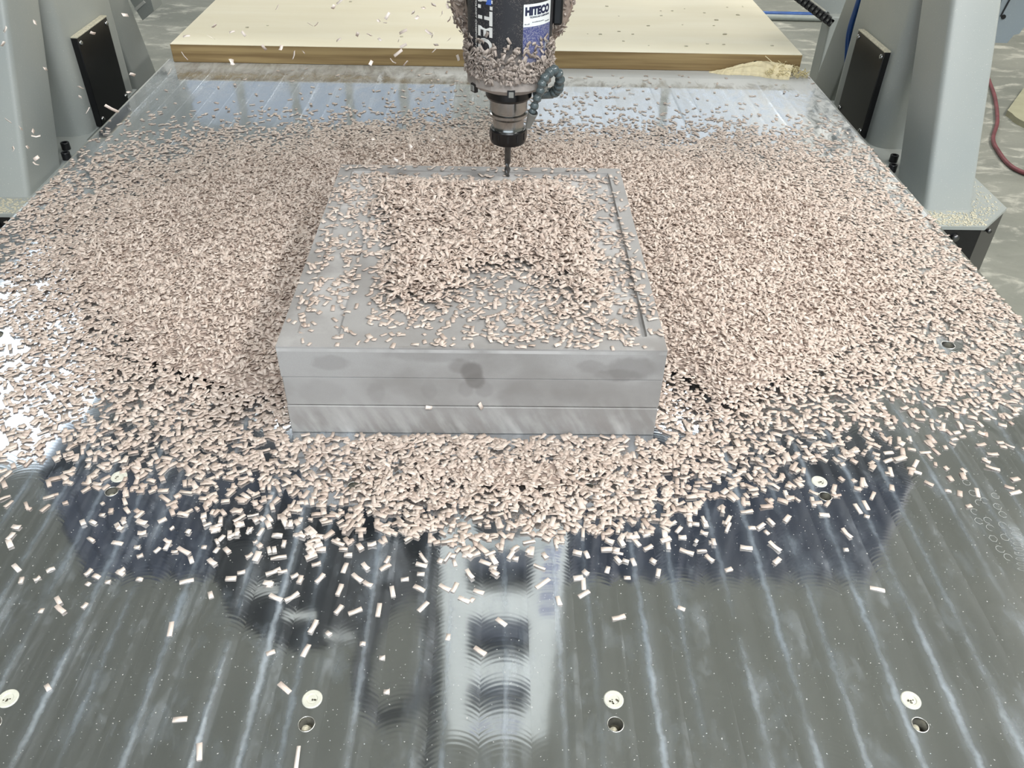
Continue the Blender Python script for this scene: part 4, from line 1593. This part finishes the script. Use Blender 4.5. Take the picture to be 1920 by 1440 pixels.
def block_shavings():
    n_try = 60000
    u, v = rng.uniform(0.004, 0.996, n_try), rng.uniform(0.003, 0.992, n_try)
    x, y = BX + u * BW, BY + v * BD
    px, py = project(np.stack([x, y, np.full(n_try, BH)], -1))
    d = bilerp(BGRID, BROW, BCOL, py, u)
    d0 = d
    d = np.where(d < 1.5, d * (0.5 + vnoise(x, y, 40, 8)), d * 1.2)
    d = d * np.clip((np.hypot(x - SX, y - SY) - 0.006) / 0.02, 0.05, 1)
    want = BW * BD / (0.0090 * 0.0046)
    k = rng.uniform(0, 1, n_try) < d * want / n_try
    x, y, d, d0, u, v = x[k], y[k], d[k], d0[k], u[k], v[k]
    N = len(x)
    top = np.array([BH + block_top(a * BW, b * BD) for a, b in zip(u, v)])
    heap = 0.0055 * np.clip(d0 - 0.9, 0, 1.8)
    z = top + 0.0006 + heap + rng.uniform(0, 1, N) * 0.0025 * np.clip(d, .1, 2.5)
    tilt = np.minimum(np.radians(4 + 13 * np.clip(d - .1, 0, 1.8)) * np.abs(rng.normal(0, 1, N)), 1.1)
    az = rng.uniform(0, 2 * PI, N)
    nrm = np.stack([np.sin(tilt) * np.cos(az), np.sin(tilt) * np.sin(az), np.cos(tilt)], -1)
    L = np.clip(rng.normal(0.0092, 0.0024, N), 0.004, 0.015)
    Wd = np.clip(rng.normal(0.0047, 0.0008, N), 0.003, 0.007)
    z = z + np.sin(tilt) * L * 0.4
    curl = rng.normal(0.0003, 0.0006, N)
    z = z + np.clip(-curl, 0, 1)
    V, Fq = chip_arrays(np.stack([x, y, z], -1), nrm, rng.uniform(0, 2 * PI, N), L, Wd, curl, rng.uniform(0.0002, 0.0004, N))
    tone = np.repeat(np.clip(rng.normal(0.45, 0.25, N), 0, 1), 12)
    # matted underlayer of the heap
    nx = 120
    ug, vg = np.meshgrid(np.linspace(.16, .9, nx), np.linspace(.06, .9, nx), indexing='ij')
    ug, vg = ug.ravel(), vg.ravel()
    xg, yg = BX + ug * BW, BY + vg * BD
    px, py = project(np.stack([xg, yg, np.full(len(xg), BH)], -1))
    dg = bilerp(BGRID, BROW, BCOL, py, ug)
    zg = BH + 0.0004 + 0.0055 * np.clip(dg - 1.3, 0, 1.8)
    ok = (dg > 2.05).reshape(nx, nx)
    idx = np.arange(nx * nx).reshape(nx, nx)
    cell = ok[:-1, :-1] & ok[1:, :-1] & ok[1:, 1:] & ok[:-1, 1:]
    F4 = np.stack([idx[:-1, :-1][cell], idx[1:, :-1][cell], idx[1:, 1:][cell], idx[:-1, 1:][cell]], -1)
    used = np.unique(F4)
    rm = np.full(nx * nx, -1)
    rm[used] = np.arange(len(used))
    VBk = np.stack([xg, yg, zg], -1)[used]
    me = mesh_from('block_shavings', np.concatenate([V, VBk]), np.concatenate([Fq, rm[F4] + len(V)]), np.concatenate([tone, np.full(len(VBk), .3)]))
    me.materials.append(M['chip'])
    me.materials.append(M['bed'])
    mi = np.zeros(len(me.polygons), np.int32)
    mi[len(Fq):] = 1
    me.polygons.foreach_set('material_index', mi)
    tag(link('block_shavings', me), 'heap of pale shavings lying on top of the grey block', 'shavings', kind='stuff')


block_shavings()


def spindle_crust():
    P, Nn = [], []
    rr = random.Random(21)
    while len(P) < 620:
        a = rr.uniform(-PI - 0.2, 0.2)
        z = 0.322 + abs(rr.gauss(0, 0.042))
        if z > 0.455:
            continue
        # thinner over the label and above
        if rr.random() < max(0.0, (z - 0.352) / 0.042) * 0.92:
            continue
        r = HR + 0.0015 + rr.uniform(0, 0.003) * (1 if z < 0.375 else 0.3)
        n = Vector((math.cos(a), math.sin(a), 0))
        w = 0.55 if z < 0.378 else 0.15
        n = (n + Vector((rr.gauss(0, w), rr.gauss(0, w), rr.gauss(0, w)))).normalized()
        P.append((SX + r * math.cos(a), SY + r * math.sin(a), z))
        Nn.append(n)
    # the yoke rim is furred too
    for k in range(260):
        a = rr.uniform(-PI, 0.0)
        r = rr.choice((0.1005, rr.uniform(0.076, 0.098)))
        P.append((SX + 0.003 + r * math.cos(a), rr.uniform(1.424, 1.50) if r > 0.1 else 1.4235, 0.422 + r * math.sin(a)))
        Nn.append(Vector((math.cos(a) + rr.gauss(0, .5), -0.6 + rr.gauss(0, .5), math.sin(a) + rr.gauss(0, .5))).normalized())
    N = len(P)
    V, Fq = chip_arrays(np.array(P), np.array([tuple(n) for n in Nn]), rng.uniform(0, 2 * PI, N), np.clip(rng.normal(.0088, .002, N), .004, .013),
                        np.clip(rng.normal(.0046, .0007, N), .003, .006), rng.normal(.0010, .0012, N), rng.uniform(.0003, .0006, N))
    me = mesh_from('spindle_shavings', V, Fq, np.repeat(np.clip(rng.normal(.55, .3, N), 0, 1), 12))
    me.materials.append(M['chip_dusty'])
    tag(link('spindle_shavings', me), 'dusty shavings stuck to the black spindle motor and its round yoke', 'shavings', kind='stuff')


spindle_crust()

# ---- individual shavings
VAR = []
for k in range(10):
    L = np.array([0.0115])
    V, Fq = chip_arrays(np.zeros((1, 3)), np.array([[0, 0, 1.0]]), np.zeros(1), L, np.array([0.0055]), np.array([[-.0009, .0, .0004, .0008, .0012, -.0004, .0016, .0002, .0006, .001][k]]), np.array([0.00035]))
    V[:, 2] -= V[:, 2].min() - 0.0002
    me = mesh_from('shaving', V, Fq)
    me.materials.append(M['loose'])
    VAR.append(me)


def shaving(loc, yaw, length, width, label, group, tilt=(0, 0), name='shaving', cat='shaving'):
    o = bpy.data.objects.new(name, random.choice(VAR))
    C.objects.link(o)
    o.rotation_euler = (tilt[0], tilt[1], yaw)
    o.scale = (length / 0.0115, width / 0.0055, 1.0)
    o.location = loc
    return tag(o, label, cat, group)


def pt(px, py, z=0.0):
    d = CF * F_PX + CR * (px - 960) + CU * (720 - py)
    return np.array([0, 0, CAM_H]) + d * (z - CAM_H) / d[2]


# lone shavings surveyed one by one: pixel x, y, slope in the picture (degrees), length (pixels)
A = [(700, 500, 12, 55), (640, 680, 80, 55), (1175, 672, 60, 55), (1147, 760, 62, 52), (1067, 900, -40, 55), (748, 1140, 88, 65), (1115, 1160, 83, 85), (675, 1018, 5, 55),
     (332, 467, 40, 35), (362, 482, -20, 28), (405, 503, 0, 20), (452, 470, -25, 30), (523, 493, -5, 25), (330, 510, -20, 16), (220, 575, -60, 30), (228, 607, -40, 40),
     (155, 610, 60, 20), (318, 592, 45, 28), (62, 450, -45, 35), (80, 497, 70, 25), (140, 492, 30, 28), (190, 457, 25, 35), (1025, 465, 20, 60), (1010, 510, 80, 25),
     (1105, 480, 25, 30), (1200, 490, 45, 45), (1293, 450, 70, 40), (1340, 488, -40, 45), (1273, 533, 65, 45), (1380, 512, -25, 35), (1445, 447, 30, 45), (1472, 540, -80, 40),
     (1572, 527, -25, 45), (1518, 493, 5, 30), (1578, 473, -3, 28), (1035, 563, -25, 50), (1095, 560, 30, 60), (790, 552, -75, 25), (905, 467, 10, 30), (1015, 768, 20, 35),
     (1232, 697, -40, 20), (1270, 607, 50, 40), (1332, 613, 20, 55), (1420, 608, 80, 50), (1587, 595, 45, 50), (1668, 525, -30, 45), (1705, 525, 60, 40), (1740, 570, -25, 45),
     (1770, 570, 50, 20), (1880, 653, -35, 45), (1800, 762, -35, 50), (1820, 430, -20, 45), (1433, 788, 0, 15), (1360, 735, 0, 22), (1450, 915, 0, 14), (180, 900, -60, 25),
     (1680, 710, 80, 25), (1795, 540, -20, 40), (935, 405, 30, 30), (812, 383, 50, 25), (765, 372, 0, 18), (690, 387, -30, 50), (717, 420, -70, 25), (440, 357, -10, 40),
     (515, 373, 0, 22), (525, 405, 20, 25), (590, 383, 40, 28), (628, 365, 60, 40), (830, 338, 45, 30)]
B = [(655, 390, -20, 55), (740, 415, -40, 38), (812, 457, 15, 28), (805, 283, -15, 35), (900, 300, 0, 28), (955, 317, -40, 22), (1030, 180, -65, 40), (1128, 203, -75, 35),
     (1297, 228, -55, 45), (1327, 215, -60, 40), (1330, 257, -20, 22), (1255, 322, -45, 50), (1252, 382, 0, 18), (1370, 530, -12, 58), (1420, 90, -75, 35), (1515, 90, -20, 45),
     (1512, 62, 60, 30), (1635, 162, -10, 25), (1745, 168, -75, 35), (1887, 168, 12, 42), (1690, 98, 0, 18), (1772, 42, 0, 18), (1412, 18, 5, 35), (1412, 47, 20, 35),
     (1320, 130, -70, 35), (635, 602, -20, 30), (400, 637, 12, 50), (270, 548, 30, 45), (268, 510, -85, 45), (432, 487, 0, 25), (548, 470, 80, 28), (455, 428, -65, 30),
     (358, 457, 75, 25), (280, 400, -60, 30), (510, 375, 25, 35), (175, 575, -75, 35), (115, 508, 35, 60), (750, 355, 0, 25), (720, 320, -20, 30)]
LONE = [(x / 2, 840 + y / 2, a, l / 2) for x, y, a, l in A] + [(960 + x / 2, 840 + y / 2, a, l / 2) for x, y, a, l in B]
UNIQUE = {
    (374, 1410): 'long upright shaving nearest the lower picture edge, left of the second plug',
    (557, 1420): 'very long narrow shaving straight below the small hole under the second plug',
    (337, 1349): 'bent-ended shaving lying level with the small hole left of the second plug',
    (533, 1290): 'slanting shaving just left of and above the second white plug',
    (573, 1220): 'slim shaving pointing up and right, above the second white plug',
    (587, 1176): 'slim slanting shaving next farther up from the one above the second plug',
    (320, 1180): 'lone upright shaving on the grey aluminium left of the dark reflection',
    (350, 1090): 'lone level shaving on the lower left edge of the dark reflection',
    (1645, 1105): 'lone level shaving on the lower right edge of the dark reflection',
    (1904, 924): 'lone level shaving beside the boot print, rightmost of all',
    (900, 1221): 'shaving over the upper dark window of the reflected ladder frame',
    (1277, 1141): 'small shaving just below the dark reflection, farthest right of the two there',
    (1160, 1158): 'flat shaving just below the dark reflection, above the third white plug',
    (725, 1294): 'tiny square shaving by the reflected hose loop',
    (90, 1290): 'short shaving right of the first white plug',
    (940, 1166): 'curled shaving at the top of the upper reflected window',
    (1587, 1001): 'bent shaving standing alone on the right half of the dark reflection',
}


def zone(px, py, a, L):
    """words for a loose shaving: its look, then where it lies; a = slope in the picture, L = length"""
    a = (a + 90) % 180 - 90
    look = 'level' if abs(a) < 18 else ('upright' if abs(a) > 68 else ('up-slanting' if a > 0 else 'down-slanting'))
    size = 'stubby' if L < 0.0085 else ('long' if L > 0.0125 else 'short')
    if py > 1125:
        w, g = 'on grey aluminium below the dark reflection', 'loose shavings on the grey front of the table'
    elif px < 300:
        w, g = 'at the left end of the dark reflection', 'loose shavings at the left'
    elif px < 560:
        w, g = 'on the dark reflection before the second plug', 'loose shavings on the reflected bellows'
    elif px < 820:
        w, g = 'on the dark reflection beside the pale frame', 'loose shavings left of the reflected frame'
    elif px < 1075:
        w, g = 'on the pale reflected ladder frame', 'loose shavings on the reflected frame'
    elif px < 1420:
        w, g = 'on the dark reflection right of the frame', 'loose shavings right of the reflected frame'
    else:
        w, g = 'at the right end of the dark reflection', 'loose shavings at the right'
    if py <= 1125:
        w += ', ' + ('close to the heap' if py < 1000 else ('halfway out' if py < 1055 else 'far out'))
    return '%s %s shaving %s' % (size, look, w), g


used = set()
for (px, py, a, l) in LONE:
    c = pt(px, py)
    dx, dy = math.cos(math.radians(a)) * l / 2, -math.sin(math.radians(a)) * l / 2
    p, q = pt(px - dx, py - dy), pt(px + dx, py + dy)
    L = float(np.clip(np.linalg.norm(q - p), 0.006, 0.026))
    yaw = math.atan2(q[1] - p[1], q[0] - p[0])
    wd = 0.0052 if l < 40 else 0.0038
    if L < 0.009:
        wd = 0.0048
    lab, grp = zone(px, py, a, L)
    for k, v in UNIQUE.items():
        if k not in used and abs(px - k[0]) < 4 and abs(py - k[1]) < 4:
            lab, grp = v, 'lone shavings on the front of the table'
            used.add(k)
            break
    shaving((c[0], c[1], 0.0001), yaw, L, wd, lab, grp, (0, 0))
for i in order:
    e1 = np.array([CX[i], CY[i], 0.0]) + np.array([math.cos(CYAW[i]), math.sin(CYAW[i]), 0]) * CL[i] / 2
    ex, ey = project(e1[None])
    lab, grp = zone(cpx[i], cpy[i], math.degrees(math.atan2(cpy[i] - ey[0], ex[0] - cpx[i])), CL[i])
    n = Vector(CN[i])
    e = (n.to_track_quat('Z', 'Y') @ Quaternion((0, 0, 1), CYAW[i])).to_euler()
    o = shaving((CX[i], CY[i], 0.0002 + 0.0015 * random.random()), CYAW[i], CL[i], CW[i], lab, grp, (random.uniform(-.12, .12), random.uniform(-.1, .1)))

# ---- shavings in the air
AIR2 = [(32, 165, 9), (17, 248, 9), (45, 680, 9), (113, 722, 9), (80, 840, 8), (203, 770, 11), (185, 738, 10), (195, 128, 7), (250, 388, 8), (703, 85, 11), (745, 420, 9), (725, 520, 9),
        (455, 495, 12), (450, 550, 12), (495, 622, 10), (632, 615, 24), (1050, 205, 10), (1185, 210, 11), (1205, 148, 9), (1305, 180, 8), (1370, 190, 8), (1035, 317, 13), (1305, 350, 10), (957, 405, 11),
        (200, 925, 8), (205, 890, 8), (150, 830, 7), (525, 188, 9)]
AIR4 = [(625, 287, 10), (727, 290, 9), (860, 315, 9), (805, 333, 15), (430, 375, 11), (1265, 378, 9), (1395, 370, 11), (1475, 380, 10), (1430, 318, 16), (1645, 305, 8), (1790, 350, 12), (705, 45, 9),
        (1040, 45, 8), (1080, 10, 12), (900, 148, 9), (940, 148, 8), (1183, 208, 10), (1073, 240, 9), (1255, 210, 8), (1365, 95, 11), (1350, 140, 7), (1310, 125, 8), (1520, 78, 9), (1540, 110, 9),
        (1460, 190, 16), (1610, 195, 12), (1640, 30, 8), (1725, 38, 8), (1740, 118, 9), (1580, 50, 6), (1695, 85, 8), (1435, 240, 9), (1460, 275, 11), (1655, 270, 9), (1320, 240, 8), (1735, 240, 8), (1640, 210, 10)]
AIR = [(x / 3, y / 3, s_) for x, y, s_ in AIR2] + [(300 + x / 3.2, y / 3.2, s_) for x, y, s_ in AIR4] + [(758, 293, 12), (770, 275, 9), (700, 262, 8), (812, 262, 7), (742, 300, 9)]
for (px, py, s_) in AIR:
    Y = random.uniform(1.25, 1.6)
    if py > 250:
        Y = random.uniform(1.1, 1.4)
    p = ray_y(px, py, Y)
    dist = np.linalg.norm(p - np.array([0, 0, CAM_H]))
    L = max(0.006, s_ / F_PX * dist * 1.15)
    if px < 75:
        lab, grp = 'small flying shaving before the slanted left front leg', 'shavings flying at the left leg'
    elif px < 240:
        lab, grp = 'small flying shaving before the left column and its black plate', 'shavings flying at the left column'
    elif py < 135:
        lab, grp = 'flying shaving before the cream board, left of the spindle', 'shavings flying left of the spindle'
        if px > 700:
            lab, grp = 'flying shaving before the cream board, close to the spindle', 'shavings flying close to the spindle'
        elif py > 80:
            lab, grp = 'flying shaving before the front edge of the cream board', 'shavings flying at the board edge'
    else:
        lab, grp = 'flying shaving in mid air above the heap left of the spindle', 'shavings flying above the heap'
    if (px, py) == (632 / 3, 615 / 3):
        lab = 'largest flying shaving, a pale curl before the left black cover plate'
    if 'largest' not in lab:
        lab = ('tiny' if s_ < 9 else 'large' if s_ > 11 else 'small') + ' ' + lab.replace('small ', '')
        if px > 300 and py < 135:
            lab += ', ' + ('highest' if py < 26 else 'upper' if py < 52 else 'lower' if py < 80 else 'lowest') + ' tier'
    shaving(tuple(p), random.uniform(0, 6.28), L, 0.0048, lab, grp, (random.uniform(-1.2, 1.2), random.uniform(-1, 1)), 'flying_shaving')

# ---- two shavings caught on the front of the block
for (px, py, lab) in ((804, 764, 'small shaving caught in the lower seam of the block, left one of two'), (901, 761, 'upright shaving caught in the lower seam of the block, right one of two')):
    p = ray_y(px, py, BY - 0.002)
    shaving(tuple(p), 0.3, 0.009 if px < 850 else 0.012, 0.005, lab, 'shavings caught in the block seam', (1.2, 1.2 if px > 850 else 0.3))
